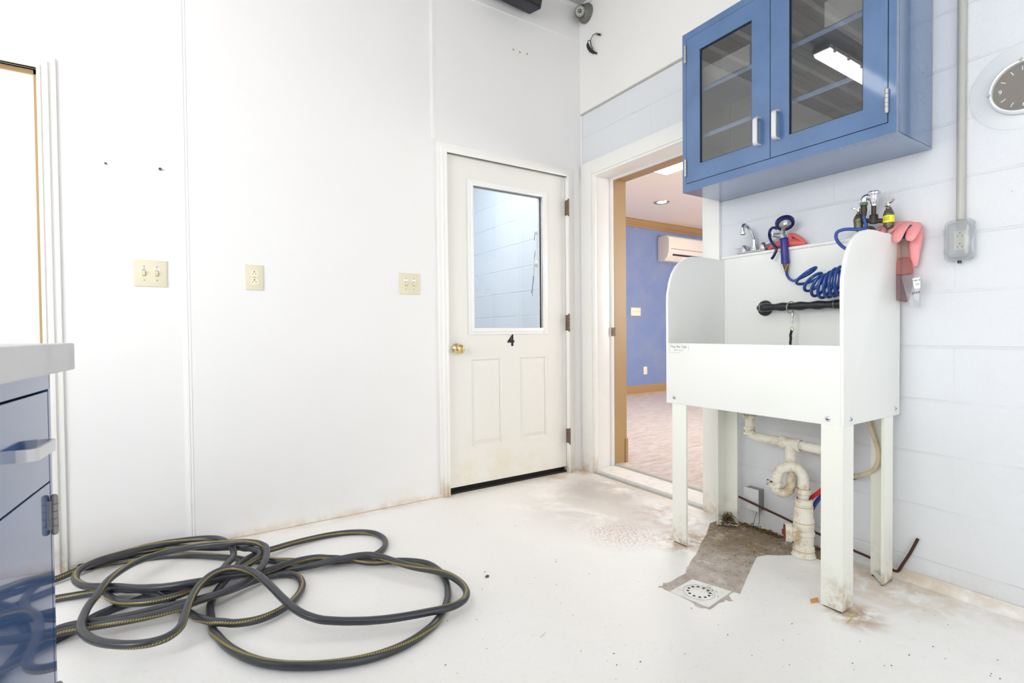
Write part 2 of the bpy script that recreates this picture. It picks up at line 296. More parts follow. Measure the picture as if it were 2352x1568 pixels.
# ---------------------------------------------------------------- mesh builder
class MB:
    def __init__(s): s.bm = bmesh.new(); s.uv = None
    def _face(s, vs):
        try: return s.bm.faces.new(vs)
        except ValueError: return None
    def box(s, a, b, bev=0.0, seg=2):
        a = Vector(a); b = Vector(b); lo = Vector([min(p, q) for p, q in zip(a, b)]); hi = Vector([max(p, q) for p, q in zip(a, b)])
        r = bmesh.ops.create_cube(s.bm, size=1.0); vs = r['verts']
        for v in vs: v.co = Vector([lo[i] + (v.co[i] + 0.5) * (hi[i] - lo[i]) for i in range(3)])
        if bev > 0:
            es = list({e for v in vs for e in v.link_edges})
            bmesh.ops.bevel(s.bm, geom=es, offset=bev, segments=seg, affect='EDGES', profile=0.5, clamp_overlap=True)
        return s
    def tube(s, path, r, n=12, cap=True, closed=False, uv=False, squash=None):
        P = [Vector(p) for p in path]; N = len(P); rr = r if isinstance(r, (list, tuple)) else [r] * N
        up = None; rings = []; T = []
        for i in range(N):
            if closed: d = P[(i + 1) % N] - P[i - 1]
            else: d = P[min(i + 1, N - 1)] - P[max(i - 1, 0)]
            T.append(d.normalized() if d.length > 1e-9 else Vector((0, 0, 1)))
        a = Vector((0, 0, 1)) if abs(T[0].z) < 0.9 else Vector((1, 0, 0)); nrm = (a - a.dot(T[0]) * T[0]).normalized()
        L = 0; Ls = []
        for i in range(N):
            if i: L += (P[i] - P[i - 1]).length
            Ls.append(L); nrm = (nrm - nrm.dot(T[i]) * T[i]).normalized(); bi = T[i].cross(nrm)
            w_, h_ = (rr[i], rr[i]) if squash is None else (rr[i], rr[i] * squash)
            rings.append([s.bm.verts.new(P[i] + nrm * math.cos(2 * math.pi * k / n) * h_ + bi * math.sin(2 * math.pi * k / n) * w_) for k in range(n)])
        if uv and s.uv is None: s.uv = s.bm.loops.layers.uv.new('UVMap')
        for i in range(N if closed else N - 1):
            A = rings[i]; B = rings[(i + 1) % N]
            for k in range(n):
                f = s._face((A[k], A[(k + 1) % n], B[(k + 1) % n], B[k]))
                if f and uv:
                    for lp, (uu, vv) in zip(f.loops, ((k / n, Ls[i]), ((k + 1) / n, Ls[i]), ((k + 1) / n, Ls[(i + 1) % N]), (k / n, Ls[(i + 1) % N]))): lp[s.uv].uv = (uu, vv)
        if cap and not closed: s._face(rings[0][::-1]); s._face(rings[-1])
        return s
    def cyl(s, p0, p1, r0, r1=None, n=20): return s.tube([p0, p1], [r0, r0 if r1 is None else r1], n)
    def lathe(s, prof, origin, axis=(0, 0, 1), n=32, up=None):
        ax = Vector(axis).normalized(); a = Vector((0, 0, 1)) if abs(ax.z) < 0.9 else Vector((1, 0, 0)); u_ = (a - a.dot(ax) * ax).normalized(); v_ = ax.cross(u_); O = Vector(origin)
        rings = []
        for r, h in prof:
            if r < 1e-6: rings.append([s.bm.verts.new(O + ax * h)])
            else: rings.append([s.bm.verts.new(O + ax * h + (u_ * math.cos(2 * math.pi * k / n) + v_ * math.sin(2 * math.pi * k / n)) * r) for k in range(n)])
        for A, B in zip(rings, rings[1:]):
            for k in range(n):
                a0 = A[k % len(A)]; a1 = A[(k + 1) % len(A)]; b0 = B[k % len(B)]; b1 = B[(k + 1) % len(B)]
                vs = []
                for v in (a0, a1, b1, b0):
                    if v not in vs: vs.append(v)
                if len(vs) > 2: s._face(vs)
        return s
    def sph(s, c, r, n=16, sc=(1, 1, 1)):
        rr = bmesh.ops.create_uvsphere(s.bm, u_segments=n, v_segments=n // 2 + 2, radius=1.0)
        for v in rr['verts']: v.co = Vector([v.co[i] * r * sc[i] + c[i] for i in range(3)])
        return s
    def prism(s, poly, ext, bev=0.0, seg=2):
        """poly: list of 3-D points of one face; ext: vector it is pushed along"""
        e = Vector(ext); A = [s.bm.verts.new(Vector(p)) for p in poly]; B = [s.bm.verts.new(Vector(p) + e) for p in poly]; n = len(poly)
        fs = [s._face(A[::-1]), s._face(B)]
        for k in range(n): fs.append(s._face((A[k], A[(k + 1) % n], B[(k + 1) % n], B[k])))
        if bev:
            es = list({ed for f in fs[:2] for ed in f.edges})
            bmesh.ops.bevel(s.bm, geom=es, offset=bev, segments=seg, affect='EDGES', profile=0.5, clamp_overlap=True)
        return s
    def torus(s, c, axis, R_, r, n=36, m=10, sc=1.0):
        ax = Vector(axis).normalized(); a = Vector((0, 0, 1)) if abs(ax.z) < 0.9 else Vector((1, 0, 0)); u_ = (a - a.dot(ax) * ax).normalized(); v_ = ax.cross(u_)
        return s.tube([Vector(c) + (u_ * math.cos(2 * math.pi * k / n) + v_ * sc * math.sin(2 * math.pi * k / n)) * R_ for k in range(n)], r, m, closed=True)
    def build(s, name, mat, parent=None, smooth=True, local=False, ang=35, recalc=True):
        if recalc: bmesh.ops.recalc_face_normals(s.bm, faces=s.bm.faces)
        if parent is not None and not local:
            L = Vector((0, 0, 0)); p = parent
            while p is not None: L += p.location; p = p.parent
            for v in s.bm.verts: v.co -= L
        me = bpy.data.meshes.new(name); s.bm.to_mesh(me); s.bm.free()
        if isinstance(mat, str): mat = MATS[mat]
        me.materials.append(mat)
        if smooth:
            me.polygons.foreach_set('use_smooth', [True] * len(me.polygons))
            try: me.set_sharp_from_angle(angle=math.radians(ang))
            except Exception: pass
        o = bpy.data.objects.new(name, me); COL.objects.link(o)
        if parent is not None: o.parent = parent
        return o
def tag(o, label=None, cat=None, group=None, kind=None):
    if label: o['label'] = label
    if cat: o['category'] = cat
    if group: o['group'] = group
    if kind: o['kind'] = kind
    return o
def thing(name, label, cat, loc=(0, 0, 0), group=None, rz=0.0):
    o = bpy.data.objects.new(name, None); COL.objects.link(o); o.empty_display_size = 0.05
    o.location = Vector([float(c) for c in loc]); o.rotation_euler = (0, 0, rz)
    return tag(o, label, cat, group)
def text(name, body, size, mat, parent, origin, right, up, depth=0.0006, align='CENTER', bold=0.0, font=None):
    cu = bpy.data.curves.new(name, 'FONT'); cu.body = body; cu.size = size; cu.align_x = align; cu.align_y = 'CENTER'; cu.extrude = depth; cu.offset = bold
    tmp = bpy.data.objects.new(name, cu); COL.objects.link(tmp)
    dg = bpy.context.evaluated_depsgraph_get(); me = bpy.data.meshes.new_from_object(tmp.evaluated_get(dg)); bpy.data.objects.remove(tmp)
    r_ = Vector(right).normalized(); u_ = Vector(up).normalized(); n_ = r_.cross(u_)
    L = Vector((0, 0, 0)); p = parent
    while p is not None: L += p.location; p = p.parent
    mt = Matrix(((r_.x, u_.x, n_.x, origin[0] - L.x), (r_.y, u_.y, n_.y, origin[1] - L.y), (r_.z, u_.z, n_.z, origin[2] - L.z), (0, 0, 0, 1)))
    me.transform(mt); me.materials.clear(); me.materials.append(MATS[mat])
    o = bpy.data.objects.new(name, me); COL.objects.link(o); o.parent = parent
    return o
def smooth_path(pts, k=8):
    P = [Vector([float(c) for c in p]) for p in pts]; out = []
    for i in range(len(P) - 1):
        a = P[max(i - 1, 0)]; b = P[i]; c = P[i + 1]; d = P[min(i + 2, len(P) - 1)]
        for j in range(k):
            t_ = j / k
            out.append(0.5 * ((2 * b) + (c - a) * t_ + (2 * a - 5 * b + 4 * c - d) * t_ ** 2 + (-a + 3 * b - 3 * c + d) * t_ ** 3))
    out.append(P[-1]); return out

HOSE = [(-2.721,-0.016,0.0128),(-2.703,-0.016,0.0128),(-2.673,-0.016,0.0128),(-2.640,-0.018,0.0128),(-2.603,-0.030,0.0128),(-2.569,-0.039,0.0128),
(-2.534,-0.051,0.0128),(-2.501,-0.059,0.0128),(-2.467,-0.069,0.0129),(-2.433,-0.082,0.0129),(-2.401,-0.099,0.0129),(-2.371,-0.117,0.0129),
(-2.342,-0.139,0.0129),(-2.314,-0.162,0.0129),(-2.287,-0.186,0.0129),(-2.261,-0.210,0.0129),(-2.234,-0.235,0.0129),(-2.208,-0.259,0.0129),
(-2.183,-0.283,0.0128),(-2.160,-0.314,0.0128),(-2.133,-0.338,0.0128),(-2.104,-0.362,0.0128),(-2.073,-0.378,0.0128),(-2.045,-0.401,0.0128),
(-2.017,-0.421,0.0128),(-1.988,-0.442,0.0128),(-1.959,-0.465,0.0128),(-1.930,-0.491,0.0128),(-1.901,-0.513,0.0128),(-1.872,-0.525,0.0128),
(-1.840,-0.540,0.0128),(-1.803,-0.552,0.0128),(-1.767,-0.569,0.0128),(-1.733,-0.579,0.0128),(-1.701,-0.581,0.0129),(-1.669,-0.569,0.0129),
(-1.641,-0.547,0.0129),(-1.619,-0.519,0.0129),(-1.603,-0.487,0.0130),(-1.594,-0.453,0.0130),(-1.592,-0.417,0.0130),(-1.597,-0.382,0.0130),
(-1.608,-0.348,0.0130),(-1.628,-0.319,0.0130),(-1.654,-0.295,0.0131),(-1.685,-0.276,0.0132),(-1.717,-0.261,0.0133),(-1.751,-0.251,0.0135),
(-1.787,-0.245,0.0139),(-1.823,-0.243,0.0145),(-1.859,-0.245,0.0154),(-1.896,-0.250,0.0167),(-1.932,-0.257,0.0184),(-1.969,-0.267,0.0205),
(-2.005,-0.280,0.0232),(-2.041,-0.295,0.0263),(-2.072,-0.309,0.0297),(-2.105,-0.329,0.0333),(-2.132,-0.348,0.0358),(-2.157,-0.373,0.0373),
(-2.174,-0.392,0.0378),(-2.191,-0.415,0.0379),(-2.209,-0.450,0.0361),(-2.214,-0.460,0.0315),(-2.226,-0.478,0.0250),(-2.238,-0.490,0.0198),
(-2.261,-0.532,0.0167),(-2.276,-0.571,0.0152),(-2.287,-0.614,0.0142),(-2.295,-0.656,0.0135),(-2.296,-0.697,0.0132),(-2.295,-0.732,0.0130),
(-2.295,-0.768,0.0128),(-2.294,-0.806,0.0128),(-2.291,-0.843,0.0128),(-2.281,-0.877,0.0129),(-2.272,-0.912,0.0131),(-2.261,-0.947,0.0133),
(-2.248,-0.980,0.0134),(-2.232,-1.013,0.0136),(-2.215,-1.045,0.0137),(-2.195,-1.075,0.0138),(-2.173,-1.104,0.0139),(-2.148,-1.129,0.0139),
(-2.121,-1.153,0.0139),(-2.092,-1.174,0.0140),(-2.061,-1.194,0.0140),(-2.030,-1.211,0.0140),(-1.997,-1.226,0.0139),(-1.963,-1.239,0.0139),
(-1.929,-1.249,0.0139),(-1.893,-1.255,0.0138),(-1.858,-1.257,0.0137),(-1.822,-1.255,0.0136),(-1.786,-1.248,0.0134),(-1.752,-1.237,0.0132),
(-1.719,-1.222,0.0131),(-1.689,-1.206,0.0129),(-1.659,-1.183,0.0128),(-1.633,-1.158,0.0128),(-1.608,-1.129,0.0128),(-1.588,-1.102,0.0128),
(-1.568,-1.071,0.0128),(-1.552,-1.039,0.0128),(-1.538,-1.006,0.0128),(-1.526,-0.972,0.0128),(-1.517,-0.937,0.0128),(-1.510,-0.901,0.0129),
(-1.509,-0.866,0.0131),(-1.512,-0.831,0.0134),(-1.519,-0.797,0.0137),(-1.535,-0.766,0.0141),(-1.558,-0.739,0.0145),(-1.585,-0.716,0.0150),
(-1.615,-0.696,0.0155),(-1.647,-0.681,0.0162),(-1.680,-0.669,0.0170),(-1.713,-0.655,0.0177),(-1.741,-0.633,0.0187),(-1.764,-0.608,0.0206),
(-1.786,-0.585,0.0239),(-1.812,-0.574,0.0281),(-1.840,-0.560,0.0321),(-1.870,-0.545,0.0352),(-1.900,-0.525,0.0373),(-1.933,-0.516,0.0388),
(-1.970,-0.514,0.0401),(-2.006,-0.519,0.0413),(-2.039,-0.527,0.0422),(-2.072,-0.538,0.0427),(-2.105,-0.548,0.0436),(-2.132,-0.551,0.0454),
(-2.154,-0.549,0.0482),(-2.182,-0.547,0.0515),(-2.214,-0.544,0.0550),(-2.247,-0.547,0.0587),(-2.284,-0.553,0.0631),(-2.321,-0.556,0.0664),
(-2.356,-0.552,0.0674),(-2.390,-0.542,0.0657),(-2.422,-0.527,0.0629),(-2.456,-0.508,0.0604),(-2.488,-0.485,0.0582),(-2.518,-0.461,0.0564),
(-2.545,-0.435,0.0548),(-2.572,-0.408,0.0536),(-2.602,-0.386,0.0530),(-2.633,-0.363,0.0527),(-2.662,-0.343,0.0525),(-2.686,-0.315,0.0520),
(-2.704,-0.284,0.0517),(-2.717,-0.250,0.0515),(-2.724,-0.214,0.0514),(-2.726,-0.179,0.0515),(-2.720,-0.145,0.0517),(-2.704,-0.114,0.0521),
(-2.681,-0.090,0.0526),(-2.651,-0.073,0.0533),(-2.617,-0.065,0.0541),(-2.583,-0.055,0.0550),(-2.549,-0.050,0.0559),(-2.514,-0.041,0.0563),
(-2.479,-0.040,0.0563),(-2.443,-0.038,0.0560),(-2.408,-0.044,0.0557),(-2.373,-0.050,0.0554),(-2.338,-0.059,0.0553),(-2.305,-0.072,0.0554),
(-2.275,-0.091,0.0558),(-2.249,-0.117,0.0565),(-2.232,-0.149,0.0575),(-2.219,-0.182,0.0577),(-2.211,-0.212,0.0564),(-2.203,-0.246,0.0547),
(-2.200,-0.282,0.0544),(-2.200,-0.322,0.0560),(-2.204,-0.362,0.0588),(-2.213,-0.404,0.0619),(-2.230,-0.443,0.0651),(-2.247,-0.487,0.0665),
(-2.263,-0.507,0.0642),(-2.276,-0.527,0.0583),(-2.295,-0.525,0.0509),(-2.321,-0.542,0.0452),(-2.351,-0.555,0.0427),(-2.385,-0.572,0.0430),
(-2.420,-0.580,0.0438),(-2.456,-0.578,0.0436),(-2.490,-0.566,0.0425),(-2.523,-0.546,0.0412),(-2.551,-0.521,0.0396),(-2.574,-0.486,0.0371),
(-2.591,-0.446,0.0338),(-2.606,-0.408,0.0305),(-2.608,-0.371,0.0292),(-2.603,-0.365,0.0303),(-2.577,-0.375,0.0327),(-2.547,-0.405,0.0349),
(-2.515,-0.429,0.0366),(-2.492,-0.456,0.0368),(-2.472,-0.482,0.0350),(-2.455,-0.503,0.0314),(-2.441,-0.526,0.0273),(-2.426,-0.546,0.0233),
(-2.411,-0.571,0.0201),(-2.396,-0.599,0.0180),(-2.381,-0.632,0.0182),(-2.366,-0.670,0.0206),(-2.350,-0.711,0.0249),(-2.337,-0.752,0.0299),
(-2.314,-0.791,0.0344),(-2.292,-0.823,0.0361),(-2.262,-0.845,0.0348),(-2.238,-0.860,0.0313),(-2.207,-0.868,0.0279),(-2.172,-0.870,0.0248),
(-2.137,-0.862,0.0222),(-2.103,-0.846,0.0201),(-2.073,-0.823,0.0185),(-2.048,-0.796,0.0172),(-2.026,-0.765,0.0164),(-2.009,-0.732,0.0158),
(-1.997,-0.698,0.0155),(-1.992,-0.662,0.0154),(-1.993,-0.627,0.0154),(-2.001,-0.593,0.0156),(-2.021,-0.565,0.0161),(-2.049,-0.548,0.0167),
(-2.083,-0.543,0.0177),(-2.119,-0.550,0.0196),(-2.152,-0.563,0.0221),(-2.180,-0.580,0.0253),(-2.206,-0.598,0.0286),(-2.233,-0.614,0.0321),
(-2.264,-0.628,0.0355),(-2.298,-0.638,0.0387),(-2.335,-0.645,0.0414),(-2.371,-0.645,0.0426),(-2.407,-0.643,0.0422),(-2.441,-0.638,0.0403),
(-2.477,-0.633,0.0385),(-2.512,-0.630,0.0372),(-2.546,-0.624,0.0365),(-2.579,-0.617,0.0363),(-2.611,-0.610,0.0366),(-2.641,-0.602,0.0373),
(-2.681,-0.594,0.0373),(-2.715,-0.596,0.0354),(-2.749,-0.605,0.0316),(-2.771,-0.623,0.0270),(-2.800,-0.636,0.0226),(-2.827,-0.657,0.0190),
(-2.857,-0.675,0.0165),(-2.887,-0.697,0.0152),(-2.919,-0.710,0.0144),(-2.954,-0.716,0.0139),(-2.990,-0.714,0.0136),(-3.025,-0.704,0.0135),
(-3.058,-0.691,0.0135),(-3.089,-0.672,0.0135),(-3.117,-0.651,0.0136),(-3.143,-0.625,0.0136),(-3.164,-0.597,0.0137),(-3.181,-0.565,0.0138),
(-3.194,-0.532,0.0139),(-3.202,-0.497,0.0139),(-3.205,-0.462,0.0139),(-3.199,-0.427,0.0140),(-3.182,-0.397,0.0140),(-3.156,-0.373,0.0140),
(-3.126,-0.353,0.0140),(-3.094,-0.336,0.0140),(-3.061,-0.322,0.0140),(-3.028,-0.310,0.0140),(-2.993,-0.299,0.0140),(-2.958,-0.291,0.0140),
(-2.922,-0.286,0.0140),(-2.887,-0.283,0.0140),(-2.851,-0.282,0.0141),(-2.814,-0.283,0.0142),(-2.779,-0.286,0.0143),(-2.743,-0.292,0.0147),
(-2.708,-0.301,0.0152),(-2.672,-0.310,0.0160),(-2.637,-0.322,0.0172),(-2.603,-0.337,0.0188),(-2.567,-0.355,0.0211),(-2.533,-0.378,0.0244),
(-2.500,-0.407,0.0286),(-2.472,-0.432,0.0332),(-2.444,-0.456,0.0366),(-2.416,-0.475,0.0385),(-2.384,-0.492,0.0389),(-2.350,-0.495,0.0392),
(-2.316,-0.491,0.0394),(-2.285,-0.496,0.0404),(-2.246,-0.496,0.0429),(-2.210,-0.492,0.0462),(-2.171,-0.474,0.0496),(-2.141,-0.451,0.0521),
(-2.117,-0.426,0.0544),(-2.108,-0.402,0.0566),(-2.109,-0.368,0.0584),(-2.124,-0.339,0.0573),(-2.138,-0.305,0.0533),(-2.156,-0.275,0.0470),
(-2.171,-0.236,0.0409),(-2.197,-0.203,0.0358),(-2.226,-0.178,0.0326),(-2.257,-0.158,0.0313),(-2.283,-0.139,0.0312),(-2.310,-0.118,0.0311),
(-2.337,-0.097,0.0310),(-2.364,-0.076,0.0309),(-2.391,-0.058,0.0309),(-2.419,-0.040,0.0311),(-2.448,-0.028,0.0317),(-2.480,-0.026,0.0326),
(-2.514,-0.029,0.0341),(-2.551,-0.029,0.0359),(-2.586,-0.037,0.0365),(-2.621,-0.037,0.0354),(-2.653,-0.039,0.0326),(-2.687,-0.045,0.0296),
(-2.720,-0.059,0.0267),(-2.749,-0.075,0.0241),(-2.775,-0.094,0.0218),(-2.804,-0.109,0.0198),(-2.838,-0.116,0.0182),(-2.874,-0.118,0.0170),
(-2.910,-0.120,0.0160),(-2.946,-0.123,0.0153),(-2.982,-0.127,0.0148),(-3.018,-0.131,0.0145),(-3.054,-0.134,0.0143),(-3.090,-0.138,0.0142),
(-3.126,-0.143,0.0141),(-3.161,-0.149,0.0140),(-3.197,-0.156,0.0140),(-3.231,-0.166,0.0140),(-3.264,-0.180,0.0140),(-3.295,-0.198,0.0140),
(-3.322,-0.221,0.0140),(-3.347,-0.248,0.0140),(-3.369,-0.276,0.0140),(-3.388,-0.306,0.0140),(-3.405,-0.338,0.0140),(-3.420,-0.371,0.0140),
(-3.432,-0.405,0.0140),(-3.442,-0.439,0.0140),(-3.447,-0.475,0.0140),(-3.448,-0.511,0.0140),(-3.444,-0.546,0.0140),(-3.437,-0.581,0.0140),
(-3.426,-0.616,0.0139),(-3.413,-0.649,0.0139),(-3.397,-0.681,0.0139),(-3.379,-0.712,0.0138),(-3.358,-0.741,0.0137),(-3.335,-0.768,0.0137),
(-3.308,-0.792,0.0135),(-3.277,-0.810,0.0134),(-3.245,-0.822,0.0133),(-3.211,-0.827,0.0131),(-3.175,-0.832,0.0129),(-3.138,-0.835,0.0128),
(-3.101,-0.836,0.0128),(-3.066,-0.832,0.0128),(-3.031,-0.825,0.0129),(-2.996,-0.815,0.0130),(-2.963,-0.801,0.0131),(-2.932,-0.784,0.0132),
(-2.902,-0.763,0.0133),(-2.873,-0.742,0.0133),(-2.846,-0.718,0.0132),(-2.819,-0.694,0.0131),(-2.792,-0.670,0.0130),(-2.765,-0.645,0.0129),
(-2.735,-0.625,0.0128),(-2.706,-0.603,0.0128),(-2.679,-0.579,0.0128),(-2.659,-0.548,0.0128),(-2.636,-0.520,0.0128),(-2.609,-0.500,0.0128),
(-2.577,-0.483,0.0128),(-2.544,-0.472,0.0128),(-2.510,-0.459,0.0128),(-2.475,-0.459,0.0128),(-2.437,-0.456,0.0128),(-2.400,-0.459,0.0128),
(-2.363,-0.452,0.0128),(-2.328,-0.451,0.0128),(-2.293,-0.453,0.0128),(-2.254,-0.439,0.0128),(-2.218,-0.444,0.0128),(-2.182,-0.447,0.0128),
(-2.151,-0.468,0.0131),(-2.117,-0.473,0.0139),(-2.082,-0.487,0.0149),(-2.047,-0.508,0.0161),(-2.015,-0.529,0.0182),(-1.982,-0.544,0.0210),
(-1.950,-0.556,0.0246),(-1.917,-0.567,0.0283),(-1.884,-0.574,0.0322),(-1.852,-0.584,0.0361),(-1.819,-0.596,0.0399),(-1.784,-0.607,0.0429),
(-1.750,-0.619,0.0443),(-1.720,-0.635,0.0442),(-1.695,-0.661,0.0432),(-1.674,-0.694,0.0420),(-1.656,-0.731,0.0409),(-1.639,-0.767,0.0399),
(-1.620,-0.802,0.0391),(-1.600,-0.833,0.0385),(-1.578,-0.862,0.0381),(-1.556,-0.890,0.0379),(-1.537,-0.919,0.0377),(-1.521,-0.951,0.0375),
(-1.509,-0.984,0.0370),(-1.503,-1.018,0.0364),(-1.501,-1.052,0.0358),(-1.505,-1.087,0.0355),(-1.516,-1.120,0.0354),(-1.536,-1.148,0.0356),
(-1.566,-1.167,0.0360),(-1.601,-1.174,0.0365),(-1.636,-1.171,0.0367),(-1.671,-1.163,0.0364),(-1.705,-1.154,0.0357),(-1.739,-1.144,0.0349),
(-1.773,-1.133,0.0342),(-1.807,-1.121,0.0339),(-1.840,-1.107,0.0339),(-1.872,-1.092,0.0343),(-1.903,-1.075,0.0352),(-1.934,-1.058,0.0366),
(-1.964,-1.039,0.0386),(-1.993,-1.019,0.0411),(-2.017,-0.993,0.0442),(-2.038,-0.964,0.0477),(-2.055,-0.931,0.0516),(-2.069,-0.896,0.0559),
(-2.081,-0.858,0.0603),(-2.093,-0.818,0.0648),(-2.104,-0.777,0.0693),(-2.115,-0.739,0.0736),(-2.126,-0.704,0.0776),(-2.137,-0.671,0.0815),
(-2.151,-0.638,0.0846),(-2.169,-0.606,0.0864),(-2.193,-0.575,0.0870),(-2.220,-0.554,0.0869),(-2.253,-0.549,0.0865),(-2.285,-0.564,0.0852),
(-2.310,-0.595,0.0831),(-2.329,-0.630,0.0803),(-2.342,-0.667,0.0774),(-2.353,-0.707,0.0745),(-2.361,-0.746,0.0715),(-2.367,-0.782,0.0685),
(-2.372,-0.816,0.0658),(-2.378,-0.848,0.0634),(-2.393,-0.875,0.0613),(-2.418,-0.892,0.0596),(-2.451,-0.892,0.0582),(-2.485,-0.879,0.0572),
(-2.516,-0.860,0.0566),(-2.544,-0.837,0.0562),(-2.571,-0.812,0.0562),(-2.593,-0.785,0.0563),(-2.612,-0.756,0.0568),(-2.626,-0.727,0.0575),
(-2.637,-0.700,0.0585),(-2.643,-0.672,0.0597),(-2.645,-0.645,0.0611),(-2.646,-0.616,0.0624),(-2.645,-0.588,0.0637),(-2.643,-0.558,0.0654),
(-2.637,-0.522,0.0676),(-2.627,-0.479,0.0704),(-2.621,-0.441,0.0736),(-2.611,-0.402,0.0760),(-2.601,-0.366,0.0763),(-2.585,-0.324,0.0746),
(-2.572,-0.292,0.0720),(-2.555,-0.259,0.0696),(-2.534,-0.230,0.0677),(-2.507,-0.207,0.0663),(-2.474,-0.190,0.0654),(-2.440,-0.182,0.0652),
(-2.404,-0.181,0.0655),(-2.368,-0.184,0.0664),(-2.332,-0.191,0.0680),(-2.298,-0.204,0.0702),(-2.265,-0.221,0.0729),(-2.231,-0.243,0.0760),
(-2.199,-0.263,0.0781),(-2.165,-0.279,0.0789),(-2.137,-0.301,0.0784),(-2.111,-0.325,0.0774),(-2.095,-0.354,0.0760),(-2.085,-0.381,0.0746),
(-2.084,-0.408,0.0732),(-2.087,-0.435,0.0721),(-2.091,-0.463,0.0711),(-2.098,-0.494,0.0704),(-2.107,-0.527,0.0695),(-2.121,-0.560,0.0676),
(-2.140,-0.593,0.0646),(-2.163,-0.622,0.0618),(-2.190,-0.644,0.0599),(-2.219,-0.660,0.0586),(-2.250,-0.670,0.0571),(-2.283,-0.677,0.0555),
(-2.317,-0.681,0.0537),(-2.353,-0.687,0.0519),(-2.389,-0.690,0.0501),(-2.424,-0.691,0.0482),(-2.459,-0.687,0.0463),(-2.494,-0.680,0.0444),
(-2.528,-0.671,0.0424),(-2.562,-0.660,0.0406),(-2.594,-0.649,0.0389),(-2.629,-0.638,0.0376),(-2.661,-0.631,0.0371),(-2.695,-0.627,0.0373),
(-2.725,-0.633,0.0380),(-2.759,-0.642,0.0390),(-2.792,-0.658,0.0400),(-2.826,-0.669,0.0407),(-2.859,-0.682,0.0406),(-2.892,-0.692,0.0399),
(-2.924,-0.708,0.0391),(-2.955,-0.726,0.0385),(-2.985,-0.747,0.0381),(-3.013,-0.770,0.0379),(-3.040,-0.794,0.0379),(-3.067,-0.818,0.0378),
(-3.095,-0.839,0.0367),(-3.126,-0.859,0.0343),(-3.161,-0.873,0.0310),(-3.196,-0.882,0.0276),(-3.232,-0.884,0.0246),(-3.269,-0.886,0.0219),
(-3.306,-0.888,0.0196),(-3.343,-0.889,0.0178),(-3.380,-0.891,0.0163),(-3.417,-0.893,0.0153),(-3.454,-0.894,0.0145),(-3.491,-0.896,0.0140),
(-3.528,-0.897,0.0137),(-3.564,-0.898,0.0136),(-3.590,-0.899,0.0135)]

# ================================================================ THE SETTING
def struct(name, mb, mat, parent=None, smooth=False, **k):
    o = mb.build(name, mat, parent, smooth=smooth, **k)
    if parent is None: o['kind'] = 'structure'
    return o
XL, YF, ZC = -4.9, -5.4, 3.24          # left wall, wall behind the camera, ceiling
FZ2 = 0.03                              # floor of the next room
DX0, DX1, DZ, DB = -1.0494, -0.1496, 2.0318, 0.0394     # door slab with the number
OY0, OY1, OZ = -0.1165, -1.007, 2.046                   # opening in the block wall

floor = struct('floor', MB().box((XL, YF, -0.1), (0.0, 0.1, 0.0)), 'floor_paint')
s = 7.127
pp = [(930, 15), (870, 200), (790, 330), (700, 530), (640, 600), (605, 655), (590, 700), (545, 740), (552, 770), (530, 782), (548, 800), (520, 840), (400, 900), (330, 945), (270, 975), (220, 990), (165, 990), (155, 1040), (130, 1042), (105, 1040), (85, 1050), (95, 1060), (150, 1062), (180, 1090), (280, 1130), (440, 1200), (600, 1280), (650, 1310), (700, 1370), (790, 1405), (840, 1395), (930, 1425), (1000, 1380), (1050, 1335), (1090, 1310), (1160, 1295), (1185, 1262), (1240, 1285), (1310, 1280), (1280, 1262), (1240, 1190), (1270, 1160), (1320, 1135), (1430, 1165), (1445, 1110), (1500, 990), (1520, 930), (1590, 780), (1650, 650), (1700, 560), (1850, 530), (2138, 535)]
poly = [atz(1500 + a / s, 1200 + b / s) for a, b in pp] + [atz(*q) for q in ((1825, 1274), (1862, 1279), (1900, 1290), (1915, 1276))]
poly += [np.array([-0.002, yy, 0]) for yy in (-1.62, -1.5, -1.4, -1.3, -1.2, -1.13)]
bare = MB().prism([(p[0], p[1], 0.0003) for p in poly], (0, 0, 0.0009)).build('bare_concrete_patch', 'bare_concrete', floor, smooth=False)

# back wall with two doors; the panels beyond it are 12 cm thick
wb = MB(); T = 0.12
LDX0, LDX1, LDZ = -3.75, -2.833, 2.037
wb.box((XL, 0, 0), (LDX0, T, ZC)); wb.box((LDX0, 0, LDZ), (LDX1, T, ZC)); wb.box((LDX1, 0, 0), (DX0 - .006, T, ZC)); wb.box((DX0 - .006, 0, DZ + .004), (DX1 + .006, T, ZC)); wb.box((DX1 + .006, 0, 0), (0.0, T, ZC))
wall_back = struct('wall_back', wb, 'wall_panel_white')
# right wall: painted block, opening, goes on beyond the back wall into the room behind
wr = MB(); WT = 0.29
wr.box((0, YF, 0), (WT, OY1 - .02, ZC)); wr.box((0, OY1 - .02, OZ + .02), (WT, OY0 + .02, ZC)); wr.box((0, OY0 + .02, 0), (WT, 0.0, ZC)); wr.box((0, 0.0, 0), (WT, 2.6, ZC))
wall_right = struct('wall_right', wr, 'block_wall_paint')
MB().box((-0.011, -5.3, 2.492), (0, -0.002, ZC)).build('upper_board', 'upper_board_white', wall_right, smooth=False)
MB().box((-0.013, -1.112, 2.482), (0, -0.002, 2.492)).build('board_edge_strip', 'conduit_grey', wall_right, smooth=False)
struct('wall_left', MB().box((XL - .1, YF, 0), (XL, -3.45, ZC)).box((XL - .1, -1.15, 0), (XL, 0.12, ZC)).box((XL - .1, -3.45, 0), (XL, -1.15, 0.95)).box((XL - .1, -3.45, 2.55), (XL, -1.15, ZC)), 'rear_wall_white')
